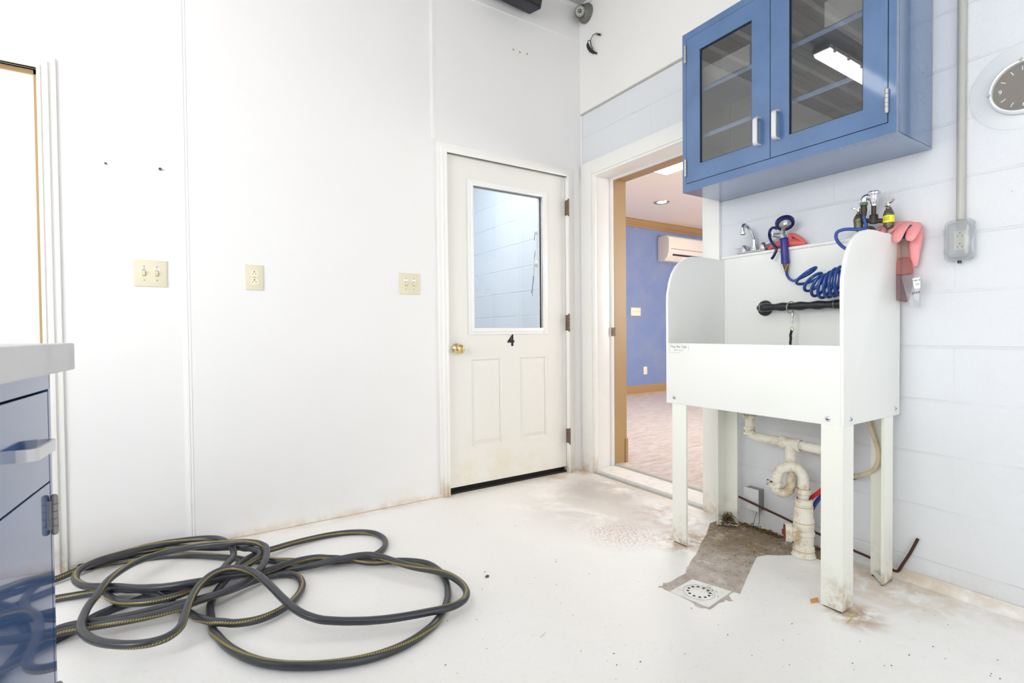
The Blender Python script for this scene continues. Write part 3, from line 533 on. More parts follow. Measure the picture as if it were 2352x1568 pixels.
struct('wall_front', MB().box((XL, YF - .1, 0), (-3.55, YF, ZC)).box((-1.05, YF - .1, 0), (0.3, YF, ZC)).box((-3.55, YF - .1, 0), (-1.05, YF, 1.0)).box((-3.55, YF - .1, 2.6), (-1.05, YF, ZC)), 'rear_wall_white')
for nm, a, b in (('added_window_1', (XL - .09, -3.45, 0.95), (XL - .07, -1.15, 2.55)), ('added_window_2', (-3.55, YF - .09, 1.0), (-1.05, YF - .07, 2.6))):  # made-up windows, glowing panes added to brighten the room
    wn = struct(nm, MB().box(a, b), 'added_window_glow')
    f = MB()
    if nm == 'added_window_1':
        for yy in (-3.42, -2.3, -1.18): f.box((XL - .06, yy - .03, .95), (XL - .01, yy + .03, 2.55))
        for zz in (.98, 1.75, 2.52): f.box((XL - .06, -3.45, zz - .03), (XL - .01, -1.15, zz + .03))
    else:
        for xx in (-3.52, -2.3, -1.08): f.box((xx - .03, YF - .06, 1.0), (xx + .03, YF - .01, 2.6))
        for zz in (1.03, 1.8, 2.57): f.box((-3.55, YF - .06, zz - .03), (-1.05, YF - .01, zz + .03))
    f.build('added_window_frame', 'trim_white', wn, smooth=False)
# ribbed metal ceiling
cm = MB().box((XL, YF, ZC), (0.0, 0.12, ZC + .08)); ny = 23
for i in range(ny):
    yy = -0.16 - i * 0.235
    cm.prism([(XL, yy - .035, ZC), (XL, yy - .015, ZC - .022), (XL, yy + .015, ZC - .022), (XL, yy + .035, ZC)], (-XL - .002, 0, 0))
    for k in (1, 2): cm.box((XL, yy - .035 - k * .062 - .004, ZC - .004), (-.002, yy - .035 - k * .062 + .004, ZC))
struct('ceiling', cm, 'ceiling_metal')
# joint strips of the wall panels
def strip_v(i, x, z0, z1):
    m = MB().box((x - .016, -.0018, z0), (x + .016, 0, z1)).box((x - .006, -.0042, z0), (x + .006, 0, z1), .0012)
    return struct('trim_%d' % i, m, 'trim_white')
strip_v(1, -2.352, 0, 2.985); strip_v(2, -1.1285, 2.10, 2.985); strip_v(3, -3.58, LDZ + .07, 2.985)
struct('trim_4', MB().box((XL, -.003, 2.991), (-.014, 0, 3.001), .001), 'trim_white')
struct('trim_5', MB().box((-.012, -.014, 2.49), (-.0, -.0, ZC), .002).box((-.010, -.012, 0.0), (-.0005, -.0, 2.49), .002), 'trim_white')
struct('trim_6', MB().box((-.02, YF, ZC - .03), (-.011, 0, ZC), .002).box((XL, -.018, ZC - .03), (0, -.001, ZC), .002), 'trim_white')
# cement fillet between floor and block wall
fl = MB(); 
fl.prism([(-.003, -1.84, 0), (-.034, -1.84, 0), (-.003, -1.84, .034)], (0, YF + 1.88, 0))
struct('baseboard_right', fl, 'floor_paint')
struct('baseboard_back', MB().prism([(XL, 0, 0), (XL, -.004, 0), (XL, 0, .005)], (-1.12 - XL, 0, 0)), 'grime_line')

# ---------------- the half glazed door with the number
def casing_a(name, x0, x1, zt, parent=None, sides=(1, 1)):
    """metal frame round an opening in the back wall: outer flat, raised bead, inner stop"""
    m = MB(); w0, w1 = .056, .034
    def leg(xa, sg):
        m.box((xa, -.011, 0), (xa + sg * w0, 0.0005, zt + w0), .003); m.box((xa - sg * .0005, -.021, 0), (xa + sg * w1, 0.001, zt + w1), .004); m.box((xa + sg * .012, -.027, 0), (xa - sg * .001, .06, zt + .012), .003)
    if sides[0]: leg(x0, -1)
    if sides[1]: leg(x1, 1)
    m.box((x0 - w0 + .0007, -.0118, zt), (x1 + w0 - .0007, -.0002, zt + w0 + .0007), .003); m.box((x0 - w1 + .0007, -.0218, zt), (x1 + w1 - .0007, -.0004, zt + w1 + .0007), .004); m.box((x0 - .0112, -.0278, zt), (x1 + .0112, .0593, zt + .0113), .003)
    return m
frame1 = struct('door_1', casing_a('f', DX0 - .003, DX1 + .003, DZ + .003), 'frame_white', smooth=True)
D0 = 0.004   # face of the slab
gx0, gx1, gz0, gz1 = -0.871, -0.350, 1.001, 1.871       # glass opening
ox0, ox1, oz0, oz1 = -0.903, -0.306, 0.960, 1.905       # outer edge of the glazing frame
slab = MB()
def panel_face(m, x0, x1, z0, z1, y):
    """raised panel pressed into the slab"""
    prof = [(0, 0), (.007, .010), (.015, .010), (.040, -.001), (.046, -.001)]
    loops = []
    for ins, dep in prof: loops.append([m.bm.verts.new((a, y + dep, b)) for a, b in ((x0 + ins, z0 + ins), (x1 - ins, z0 + ins), (x1 - ins, z1 - ins), (x0 + ins, z1 - ins))])
    for A, B in zip(loops, loops[1:]):
        for k in range(4): m._face((A[k], A[(k + 1) % 4], B[(k + 1) % 4], B[k]))
    m._face(loops[-1]); return loops[0]
P1 = (-0.890, -0.672, 0.270, 0.806); P2 = (-0.534, -0.317, 0.272, 0.807)
xs = [DX0, P1[0], P1[1], P2[0], P2[1], DX1]
# slab front as a grid with the two panels and the glass left open
def quad(m, x0, x1, z0, z1, y): m._face([m.bm.verts.new(p) for p in ((x0, y, z0), (x1, y, z0), (x1, y, z1), (x0, y, z1))])
quad(slab, DX0, DX1, DB, .27, D0); quad(slab, DX0, DX1, .807, gz0, D0)
quad(slab, DX0, P1[0], .27, .807, D0); quad(slab, P1[1], P2[0], .27, .807, D0); quad(slab, P2[1], DX1, .27, .807, D0)
panel_face(slab, P1[0], P1[1], .27, .807, D0); panel_face(slab, P2[0], P2[1], .27, .807, D0)
quad(slab, DX0, gx0, gz0, gz1, D0); quad(slab, gx1, DX1, gz0, gz1, D0); quad(slab, DX0, DX1, gz1, DZ, D0)
slab.box((DX0, D0 + .0115, DB), (DX1, D0 + .045, gz0)); slab.box((DX0, D0 + .008, gz1), (DX1, D0 + .045, DZ)); slab.box((DX0, D0 + .008, gz0), (gx0, D0 + .045, gz1)); slab.box((gx1, D0 + .008, gz0), (DX1, D0 + .045, gz1))
slab.box((DX0, D0, DB), (DX0 + .001, D0 + .04, DZ)); slab.box((DX1 - .001, D0, DB), (DX1, D0 + .04, DZ)); slab.box((DX0, D0, DB), (DX1, D0 + .04, DB + .001))
leaf = slab.build('door_leaf', 'door_cream', frame1, smooth=False)
gf = MB()
def ring_frame(m, xo0, xo1, zo0, zo1, xi0, xi1, zi0, zi1, y0, y1, bev):
    m.box((xo0, y0, zo0), (xi0, y1, zo1), bev); m.box((xi1, y0, zo0), (xo1, y1, zo1), bev); m.box((xi0 - .002, y0, zo0), (xi1 + .002, y1, zi0), bev); m.box((xi0 - .002, y0, zi1), (xi1 + .002, y1, zo1), bev)
ring_frame(gf, ox0, ox1, oz0, oz1, gx0, gx1, gz0, gz1, D0 - .009, D0 + .002, .003)
ring_frame(gf, ox0 + .016, ox1 - .016, oz0 + .016, oz1 - .016, gx0, gx1, gz0, gz1, D0 - .015, D0 + .03, .003)
gfo = gf.build('glazing_frame', 'trim_white', frame1)
MB().box((gx0, D0 + .018, gz0), (gx1, D0 + .024, gz1)).build('window_pane', 'clear_glass', gfo, smooth=False)
m = MB()
for (a, b) in ((-.86, 1.89), (-.6, 1.89), (-.37, 1.89), (-.325, 1.7), (-.325, 1.35), (-.325, 1.12), (-.83, .972)): m.lathe([(0, -.0005), (.004, 0), (.004, .001)], (a, D0 - .0155, b), (0, -1, 0), 10)
m.build('screw_plug', 'trim_white', gfo)
kn = MB().lathe([(0, .0), (.033, .0), (.033, .004), (.026, .012), (.013, .016), (.011, .030), (.014, .034), (.025, .040), (.028, .050), (.026, .060), (.018, .066), (.010, .067), (.009, .064), (0, .064)], (-.987, D0, .876), (0, -1, 0), 32)
tag(kn.build('door_knob', 'brass', frame1), 'brass round knob')
st = MB().box((-.633, D0 - .0004, .872), (-.566, D0, .966)).build('number_sticker', 'door_cream', frame1, smooth=False)
text('number_four', '4', .098, 'ink_black', frame1, (-.600, D0 - .001, .9175), (1, 0, 0), (0, 0, 1), .0005, bold=.0035)
for z0, z1 in ((1.7685, 1.879), (.978, 1.093), (.2007, .3068)):
    h = MB(); n = 5
    for k in range(n):
        a = z0 + (z1 - z0) * k / n
        h.cyl((DX1 + .0035, -.0295, a + .001), (DX1 + .0035, -.0295, a + (z1 - z0) / n - .001), .0058, n=12)
    h.box((DX1 + .0005, -.028, z0 + .004), (DX1 + .0030, D0 + .004, z1 - .004)); h.sph((DX1 + .0035, -.0295, z1), .005, 10); h.sph((DX1 + .0035, -.0295, z0), .005, 10)
    h.build('hinge', 'rusty_hinge', frame1)
MB().box((DX0 - .002, .006, 0), (DX1 + .002, .11, .012)).build('gap_shade_plate', 'hole_black', frame1, smooth=False)  # black plate and strip standing in for the shade under the door
MB().box((DX0, .03, .011), (DX1, .05, DB + .01)).build('gap_shade_strip', 'hole_black', frame1, smooth=False)
# door at the left edge
frame2 = struct('door_2', casing_a('f', LDX0, LDX1, LDZ), 'frame_white', smooth=True)
MB().box((LDX0 - .0, .022, .012), (LDX1 - .012, .066, LDZ - .012), .002).build('door_leaf', 'door_cream', frame2, smooth=False)
MB().box((LDX1 - .016, .014, 0), (LDX1 + .002, .09, LDZ)).box((LDX0, .014, LDZ - .016), (LDX1, .09, LDZ + .002)).build('door_stop', 'tan_paint', frame2, smooth=False)

# ---------------- the opening to the next room
m = MB()
yo = -0.0136
m.box((-.020, yo, 0), (0, OY0 - .002, OZ + .0915), .002); m.box((-.0195, yo, OZ), (0, -1.103, OZ + .0915), .002); m.box((-.020, OY1, 0), (0, -1.103, OZ + .0915), .002)
m.box((-.008, OY0 - .014, 0), (.02, OY0 + .02, OZ + .012), .002); m.box((-.008, OY1 + .014, 0), (.02, OY1 - .02, OZ + .012), .002); m.box((-.0086, OY0 + .006, OZ - .0137), (.0195, OY1 - .006, OZ + .0113))
open_frame = struct('door_3', m, 'frame_white', smooth=True)
j = MB(); J1 = .175
j.box((.002, OY0 - .004, .0), (J1, OY0 + .02, OZ + .02), .001); j.box((.002, OY1 + .004, .0), (J1, OY1 - .02, OZ + .02), .001); j.box((.002, OY0, OZ - .004), (J1, OY1, OZ + .02), .001)
j.box((J1 - .018, OY0 - .016, .0), (J1, OY0 + .01, OZ + .01), .002); j.box((J1 - .0186, OY0 + .004, OZ - .0157), (J1 - .0006, OY1 - .004, OZ + .0093)); j.box((J1 - .018, OY1 + .016, 0), (J1, OY1 - .01, OZ + .01), .002)
j.build('jamb', 'trim_white', open_frame)
j = MB(); j.box((J1, OY0 - .005, .0), (WT + .001, OY0 + .02, OZ + .02)); j.box((J1, OY0, OZ - .005), (WT + .001, OY1, OZ + .02)); j.box((J1, OY1 + .005, 0), (WT + .001, OY1 - .02, OZ + .02))
j.box((WT, OY0 - .003, FZ2), (WT + .018, OY0 + .09, OZ + .09)); j.box((WT, OY1 + .003, FZ2), (WT + .018, OY1 - .09, OZ + .09)); j.box((WT, OY0 + .09, OZ - .003), (WT + .018, OY1 - .09, OZ + .09)); j.box((WT, OY0 - .012, FZ2), (WT + .024, OY0 + .09, .2), .002)
tag(j.build('inner_jamb', 'tan_paint', open_frame, smooth=False), 'tan painted inner jamb')
MB().box((J1 - .024, OY0 - .0185, .940), (J1 + .012, OY0 - .012, 1.0), .001).box((J1 - .020, OY0 - .0195, .955), (J1 - .008, OY0 - .0180, .985)).build('strike_plate', 'rusty_hinge', open_frame, smooth=False)
struct('trim_7', MB().box((-.001, OY0, 0), (J1 + .01, OY1, .026), .003), 'sill_white')
struct('trim_8', MB().box((J1 + .002, OY0, 0), (J1 + .03, OY1, .036), .004).box((-.012, OY0, 0), (0, OY1, .008), .002), 'conduit_grey')

# ---------------- the next room
struct('floor_next_room', MB().box((J1 + .02, -3.1, -.1), (6.6, 2.69, FZ2)), 'pink_vinyl_floor')
FY = 2.68; CZ = 2.654
wn = struct('wall_next_room_back', MB().box((WT, FY, 0), (6.6, FY + .1, CZ)), 'blue_wall')
struct('wall_next_room_right', MB().box((6.5, -3.1, 0), (6.6, FY, CZ)).box((WT, -3.2, 0), (3.2, -3.1, CZ)).box((5.2, -3.2, 0), (6.6, -3.1, CZ)).box((3.2, -3.2, 0), (5.2, -3.1, .9)).box((3.2, -3.2, 2.3), (5.2, -3.1, CZ)), 'blue_wall')
struct('added_window_3', MB().box((3.2, -3.19, .9), (5.2, -3.17, 2.3)), 'added_window_glow')  # added glowing pane behind the next room's fill light
struct('ceiling_next_room', MB().box((WT, -3.1, CZ), (6.6, FY, CZ + .08)), 'peach_ceiling')
struct('trim_9', MB().prism([(WT, FY, 2.549), (WT, FY - .012, 2.549), (WT, FY - .018, 2.572), (WT, FY - .03, 2.580), (WT, FY - .06, 2.62), (WT, FY - .066, 2.640), (WT, FY - .085, CZ), (WT, FY, CZ)], (6.2, 0, 0)), 'tan_trim')
struct('baseboard_back_next_room', MB().prism([(WT, FY, FZ2), (WT, FY - .018, FZ2), (WT, FY - .018, .105), (WT, FY - .012, .118), (WT, FY - .014, .126), (WT, FY - .006, .150), (WT, FY, .150)], (6.2, 0, 0)), 'tan_trim')
# ---------------- the room behind the half glazed door
struct('floor_back_room', MB().box((-2.2, .1, -.1), (0, 2.6, 0)), 'floor_paint')
struct('wall_back_room', MB().box((-2.3, .12, 0), (-2.2, 2.6, 2.7)).box((-2.2, 2.5, 0), (0, 2.6, 2.7)), 'block_wall_back_room')
struct('ceiling_back_room', MB().box((-2.2, .12, 2.66), (0, 2.6, 2.74)), 'rear_wall_white')

# ================================================================ LEFT CABINET IN THE FOREGROUND
H0 = (-2.5911, -1.3077, 0.0); RZ = math.radians(-4.1)
bc = thing('base_cabinet', 'blue enamelled metal base cabinet with drawer at left edge of the photo', 'cabinet', H0, rz=RZ)
LB, DP = -1.35, -.56
def L(m, name, mat, par=bc, **k): return m.build(name, mat, par, local=True, **k)
m = MB(); m.box((DP, LB, .09), (-.022, .004, .893)); m.box((DP + .05, LB, 0), (-.07, .0, .09))
m.box((-.024, -.004, .09), (0, .009, .893)); m.box((-.024, LB, .862), (0, .009, .893)); m.box((-.024, LB, .09), (0, .009, .11)); m.box((-.024, -.46, .09), (0, -.448, .893)); m.box((-.024, -.9, .09), (0, -.888, .893))
L(m, 'body', 'blue_enamel_gloss', smooth=False)
L(MB().box((-.03, LB, .1), (-.0215, -.002, .87)), 'gap_shadow_lining', 'dark_gap', smooth=False)
def pull(parent, mat, local, a, b, nrm, wdir, width=.020, th=.006, out=.030):
    """flat bent bar pull from point a to b, standing out along nrm"""
    a = Vector(a); b = Vector(b); n_ = Vector(nrm); d = (b - a).normalized(); w_ = Vector(wdir) * width / 2
    Lh = (b - a).length; rad = .016; prof = [(0, 0)]; inn = [(th, 0)]
    for k in range(7):
        g = math.pi / 2 * k / 6
        prof.append((rad - rad * math.cos(g), out - rad + rad * math.sin(g))); inn.append((rad - (rad - th) * math.cos(g), out - rad + (rad - th) * math.sin(g)))
    prof = prof + [(Lh - u, v) for u, v in prof[::-1]]; inn = inn + [(Lh - u, v) for u, v in inn[::-1]]
    m = MB(); ring = prof + inn[::-1]; nn_ = len(prof)
    A = [[m.bm.verts.new(a + d * u + n_ * v + w_ * sg) for u, v in ring] for sg in (-1, 1)]; N2 = len(ring)
    for k in range(N2): m._face((A[0][k], A[0][(k + 1) % N2], A[1][(k + 1) % N2], A[1][k]))
    for S_ in (0, 1):
        for k in range(nn_ - 1): m._face((A[S_][k], A[S_][k + 1], A[S_][N2 - 2 - k], A[S_][N2 - 1 - k]))
    es = [e for e in m.bm.edges if len(e.link_faces) == 2 and e.calc_face_angle(0) > 1.2]
    bmesh.ops.bevel(m.bm, geom=es, offset=.0015, segments=2, affect='EDGES', clamp_overlap=True)
    return m.build('handle', mat, parent, local=local, smooth=True)
for (y0, y1) in ((-.447, -.0075), (-.887, -.461), (-1.34, -.901)):
    dr = L(MB().box((-.022, y0, .669), (0, y1, .857), .0012), 'drawer', 'blue_enamel_gloss', smooth=False)
    mid = -.128 if y0 == -.447 else (y0 + y1) / 2
    pull(dr, 'handle_white_metal', True, (0, mid - .058, .757), (0, mid + .058, .757), (1, 0, 0), (0, 0, 1), .022)
    dd = L(MB().box((-.022, y0, .112), (0, y1, .6655), .0012), 'door', 'blue_enamel_gloss', smooth=False)
    if y0 == -.447:
        for zc in (.598, .2):
            h = MB()
            for k in range(5): h.cyl((.007, -.010, zc - .038 + k * .0152 + .0006), (.007, -.010, zc - .038 + (k + 1) * .0152 - .0006), .0065, n=14)
            h.sph((.007, -.010, zc + .038), .0062, 10, (1, 1, .8)); h.sph((.007, -.010, zc - .038), .0062, 10, (1, 1, .8)); h.box((-.004, -.016, zc - .03), (.004, -.004, zc + .03))
            L(h, 'hinge', 'steel_dark', dd)
L(MB().box((DP - .02, LB, .8957), (.022, .1, .9564), .004, 3), 'countertop', 'counter_top')

# ================================================================ GARDEN HOSE
hp = smooth_path(HOSE, 3)
hose = MB().tube(hp, .0128, 14, uv=True).build('garden_hose', 'hose_rubber', ang=60)
tag(hose, 'long black garden hose with yellow dashed stripe coiled on the floor', 'hose')
e0 = Vector(HOSE[0]); e1 = (Vector(HOSE[0]) - Vector(HOSE[2])).normalized()
MB().tube([e0 - e1 * .03, e0 - e1 * .026, e0 + e1 * .02, e0 + e1 * .024], [.0135, .0165, .0165, .015], 16).build('ferrule', 'black_cord', hose)
MB().tube([e0 + e1 * .024, e0 + e1 * .028, e0 + e1 * .045, e0 + e1 * .047], [.012, .0148, .0148, .012], 8).build('coupling', 'cast_metal', hose)

# ================================================================ PLATES ON THE BACK WALL
def plate(name, label, cat, x0, x1, z0, z1, kind, words=None, col='switch_ivory', y=0.0, group=None):
    t_ = thing(name, label, cat, ((x0 + x1) / 2, y, (z0 + z1) / 2), group)
    MB().prism([(x0, y, z0), (x1, y, z0), (x1, y, z1), (x0, y, z1)], (0, -.002, 0)).prism([(x0 + .001, y - .002, z0 + .001), (x1 - .001, y - .002, z0 + .001), (x1 - .001, y - .002, z1 - .001), (x0 + .001, y - .002, z1 - .001)], (0, -.0045, 0), .003).build('plate', col, t_)
    f = y - .0065
    if kind == 'switch':
        n = len(words); cxs = [(x0 + x1) / 2 + (k - (n - 1) / 2) * .046 for k in range(n)]; zm = (z0 + z1) / 2
        for cx_, wd in zip(cxs, words):
            sw = MB().box((cx_ - .006, f - .0008, zm - .013), (cx_ + .006, f + .001, zm + .013)).build('switch_slot', 'screw_ivory', t_, smooth=False)
            MB().prism([(cx_ - .0042, f, zm - .009), (cx_ - .0042, f - .004, zm - .008), (cx_ - .0042, f - .013, zm + .004), (cx_ - .0042, f - .011, zm + .009), (cx_ - .0042, f, zm + .010)], (.0084, 0, 0), .001).build('toggle', 'switch_ivory_light', sw)
            for dz in (-.030, .030):
                MB().lathe([(0, .0012), (.003, .001), (.0032, 0)], (cx_, f, zm + dz), (0, -1, 0), 10).build('screw', 'screw_ivory', t_)
            if wd is not None:
                lb = MB().box((cx_ - .011, f - .0006, zm + .0155), (cx_ + .011, f, zm + .0245)).build('word_label', 'paper_white', t_, smooth=False)
                if wd: text('word', wd, .0085, 'ink_grey', lb, (cx_, f - .0009, zm + .0198), (1, 0, 0), (0, 0, 1), .0002)
    else:
        cx_ = (x0 + x1) / 2; zm = (z0 + z1) / 2
        for dz in (-.0195, .0195):
            rc = MB(); pts = []
            for k in range(28):
                a = 2 * math.pi * k / 28; pts.append((cx_ + .0172 * math.cos(a), f + .001, zm + dz + max(-.0135, min(.0135, .0172 * math.sin(a)))))
            rc.prism(pts, (0, -.0022, 0)); rco = rc.build('receptacle', 'switch_ivory_light', t_, smooth=False)
            sl = MB(); sl.box((cx_ - .0075, f - .0016, zm + dz - .006), (cx_ - .0055, f - .0009, zm + dz + .002)); sl.box((cx_ + .0055, f - .0016, zm + dz - .006), (cx_ + .0075, f - .0009, zm + dz + .002)); sl.lathe([(0, .0006), (.003, .0006), (.003, 0)], (cx_, f - .001, zm + dz + .0078), (0, -1, 0), 12)
            sl.build('socket_hole', 'slot_dark', rco, smooth=False)
        MB().lathe([(0, .0012), (.003, .001), (.0032, 0)], (cx_, f, zm), (0, -1, 0), 10).build('screw', 'screw_ivory', t_)
    return t_
plate('light_switch', 'ivory double switch plate labelled Light and Fan, nearest the left door', 'light switch', -2.540, -2.420, 1.186, 1.3024, 'switch', ('Light', 'Fan'))
plate('wall_outlet', 'ivory duplex outlet on white wall between the two switch plates', 'outlet', -2.112, -2.033, 1.1873, 1.3083, 'outlet')
plate('light_switch', 'ivory double switch plate just left of the numbered door', 'light switch', -1.3435, -1.2225, 1.1926, 1.3123, 'switch', ('', ''))
plate('light_switch', 'cream four-gang switch plate on blue wall of the next room', 'light switch', 3.255, 3.459, 1.21, 1.332, 'switch', (None, None, None, None), 'switch_ivory_light', FY)
plate('wall_outlet', 'small cream outlet low on blue wall of the next room', 'outlet', 3.521, 3.597, .31, .428, 'outlet', None, 'switch_ivory_light', FY)
# nail heads in the back wall
for (a, b, r) in ((368, 389, .0065), (243, 376, .0045)):
    p = aty(a, b)
    nn = MB().lathe([(0, .0), (r * .5, .0), (r * .5, .006), (r, .007), (r * .9, .010), (0, .011)], (p[0], 0, p[2]), (0, -1, 0), 10).build('wall_screw', 'pebble_brown')
    tag(nn, 'small dark screw head in the white wall, ' + ('the larger one nearer the panel joint' if a == 368 else 'the smaller one nearer the left door'), 'screw', 'screw heads in the white wall')
for a, b in ((1179, 114), (1194, 120), (1211, 124)):
    p = aty(a, b); nn = MB().lathe([(0, .003), (.006, .002), (.006, 0)], (p[0], 0, p[2]), (0, -1, 0), 10).build('wall_plug', 'screw_ivory')
    tag(nn, 'tiny grey wall plug in a row of three high on the white wall', 'wall plug', 'wall plugs high above the door')

# ================================================================ NEXT ROOM THINGS
ac = thing('air_conditioner', 'white split air conditioner high on blue wall of the next room', 'air conditioner', (3.844, FY, 2.06))
m = MB(); X0, X1 = 3.844, 4.74; yb = 2.452
prof = [(FY - .001, 2.062), (FY - .13, 2.062), (yb + .035, 2.12), (yb + .004, 2.19), (yb, 2.36), (yb + .012, 2.415), (yb + .05, 2.445), (FY - .001, 2.445)]
m.prism([(X0, a, b) for a, b in prof], (X1 - X0, 0, 0), .008, 3).build('casing', 'ac_white', ac)
MB().box((X0 + .04, yb - .001, 2.235), (X1 - .04, yb + .004, 2.240)).box((X0 + .10, yb + .012, 2.135), (X1 - .10, yb + .03, 2.165)).build('air_slot', 'ac_slot', ac, smooth=False)
MB().prism([(X0 + .07, yb + .006, 2.195), (X0 + .07, yb + .001, 2.195), (X0 + .07, yb + .030, 2.115), (X0 + .07, yb + .036, 2.117)], (X1 - X0 - .14, 0, 0)).build('louvre', 'ac_white', ac, smooth=False)
rl = thing('recessed_light', 'lit round recessed downlight in the peach ceiling of the next room', 'ceiling light', (2.869, 1.754, CZ))
MB().lathe([(.062, .001), (.062, -.002), (.098, -.006), (.1, .0), (.062, .0)], (2.869, 1.754, CZ), (0, 0, 1), 40).build('trim_ring', 'cast_metal', rl)
MB().lathe([(0, -.004), (.055, -.003), (.062, .0)], (2.869, 1.754, CZ), (0, 0, 1), 32).build('lamp', 'lamp_glow', rl)
tf = thing('ceiling_light_panel', 'bright square-edged light panel in the peach ceiling by the doorway', 'ceiling light', (1.675, .318, CZ))
MB().box((1.37, -.29, CZ - .012), (1.981, .925, CZ - .001)).build('diffuser', 'troffer_glow', tf, smooth=False)
MB().box((1.355, .925, CZ - .014), (1.995, .94, CZ - .0005)).box((1.355, -.305, CZ - .014), (1.995, -.29, CZ - .0005)).build('frame', 'trim_white', tf, smooth=False)

# ================================================================ SEEN THROUGH THE DOOR GLASS
RY = float(atx(1233.5, 570, -.055)[1])
rail = thing('grab_rail', 'white vertical rail with ball ends on block wall behind door glass', 'rail', (0, RY, 1.5))
MB().tube([(-.055, RY, 1.515), (-.055, RY, 1.745)], .013, 14).build('bar', 'rail_white', rail)
for zz in (1.505, 1.752): MB().sph((-.052, RY, zz), .026, 16).tube([(-.05, RY, zz), (-.001, RY, zz)], .013, 12).build('end_ball', 'rail_white', rail)
wnd = thing('hanging_cord', 'thin red, cream and blue cord hanging on wall behind door glass', 'cord', (-.02, .56, 1.3))
def seg(name, mat, pts, r): MB().tube([atx(a, b, -.045) for a, b in pts], r, 8).build(name, mat, wnd)
seg('red_section', 'toy_red', [(1235, 548), (1234, 558), (1230, 575), (1227, 592)], .0024); seg('cream_section', 'toy_cream', [(1227, 592), (1226.5, 612), (1225.5, 633)], .0055)
seg('dark_section', 'toy_blue', [(1225.5, 633), (1224, 650), (1222, 672)], .0026); seg('fork_tip', 'toy_red', [(1237, 549), (1234, 558)], .0018)
seg('tail', 'toy_blue', [(1219, 668), (1222, 674), (1224, 679)], .0016)
hk = MB().torus(atx(1240, 524, -.03), (1, 0, 0.2), .014, .003, 20, 8).tube([atx(1238, 504, -.001), atx(1240, 505, -.03), atx(1241, 512, -.03), atx(1240.5, 521, -.03)], .003, 8).build('wall_hook', 'black_cord')
tag(hk, 'dark metal hook and ring above the white rail behind door glass', 'hook')
hk2 = MB().tube([atx(1229, 533, -.04), atx(1228, 543, -.04), atx(1227, 552, -.04)], .002, 8).build('tie_cord', 'toy_blue')
tag(hk2, 'short thin blue cord beside the white rail behind door glass', 'cord')

# ================================================================ WALL CABINET WITH GLASS DOORS
KX, K0, K1, KB, KT = -0.318, -1.1129, -1.9866, 1.6382, 2.392
wc = thing('wall_cabinet', 'blue metal wall cabinet with two glass doors above the dog tub', 'cabinet', (KX / 2, (K0 + K1) / 2, KB))
m = MB(); th = .003
m.box((KX + .02, K0, KB + .004), (-.0125, K0 - th, KT)); m.box((KX + .02, K1 + th, KB + .004), (-.0125, K1, KT)); m.box((KX + .0215, K0, KB), (-.0125, K1, KB + .0055)); m.box((KX + .02, K0, KT - th), (-.0125, K1, KT)); m.box((-.016, K0 - .001, KB + .006), (-.0125, K1 + .001, KT - .001))
# face frame
m.box((KX, K0, KB), (KX + .022, -1.1345, KT)); m.box((KX, -1.9635, KB), (KX + .022, K1, KT)); m.box((KX, -1.1345, KB), (KX + .022, -1.9635, 1.6765)); m.box((KX, -1.1345, 2.3615), (KX + .022, -1.9635, KT))
m.build('body', 'blue_enamel', wc, smooth=False)
m = MB(); m.box((KX + .022, K0 - th - .0005, KB + .0065), (-.0165, K0 - th - .002, KT - .004)); m.box((KX + .022, K1 + th + .0005, KB + .0065), (-.0165, K1 + th + .002, KT - .004)); m.box((-.018, K0 - th, KB + .0065), (-.0166, K1 + th, KT - .004)); m.box((KX + .022, K0 - th, KB + .0065), (-.0165, K1 + th, KB + .008)); m.box((KX + .022, K0 - th, KT - .0045), (-.0165, K1 + th, KT - .0035))
m.build('lining', 'cabinet_interior', wc, smooth=False)
for zt, x0 in ((2.120, -.284), (1.902, -.284)):
    MB().box((x0, K0 - .006, zt - .022), (x0 + .003, K1 + .006, zt)).box((x0, K0 - .006, zt - .003), (-.02, K1 + .006, zt)).build('shelf', 'blue_enamel', wc, smooth=False)
def cab_door(y0, y1, g0, g1, gb, gt, hinges, hy, side):
    """y0 is the left edge seen from the room"""
    Z0, Z1 = 1.679, 2.3595; m = MB()
    ring_frame2(m, y0, y1, Z0, Z1, g0, g1, gb, gt, KX - .0015, KX + .020)
    d = m.build('door', 'blue_enamel', wc, smooth=False)
    g = MB(); ring_frame2(g, g0 + .0015, g1 - .0015, gb - .0015, gt + .0015, g0 - .0035, g1 + .0035, gb + .0035, gt - .0035, KX + .003, KX + .010)
    g.build('glazing_seal', 'dark_gap', d, smooth=False)
    MB().box((KX + .006, g0, gb), (KX + .0095, g1, gt)).build('glass', 'smoked_cabinet_glass', d, smooth=False)
    for zc in hinges:
        h = MB(); hx = KX - .0065; yy = hy
        for k in range(5): h.cyl((hx, yy, zc - .0375 + k * .015 + .0005), (hx, yy, zc - .0375 + (k + 1) * .015 - .0005), .0062, n=14)
        h.sph((hx, yy, zc + .0375), .006, 10); h.sph((hx, yy, zc - .0375), .006, 10); h.box((hx, yy - .002, zc - .03), (KX + .002, yy + .002, zc + .03))
        h.build('hinge', 'steel_hinge', d)
    hm = {1: -1.501, 2: -1.581}[side]
    pull(d, 'handle_white_metal', False, (KX - .0015, hm, 1.742), (KX - .0015, hm, 1.860), (-1, 0, 0), (0, 1, 0), .018, .006, .032)
def ring_frame2(m, y0, y1, z0, z1, gy0, gy1, gz0_, gz1_, xa, xb):
    m.box((xa, y0, z0), (xb, gy0, z1)); m.box((xa, gy1, z0), (xb, y1, z1)); m.box((xa, gy0, z0), (xb, gy1, gz0_)); m.box((xa, gy0, gz1_), (xb, gy1, z1))
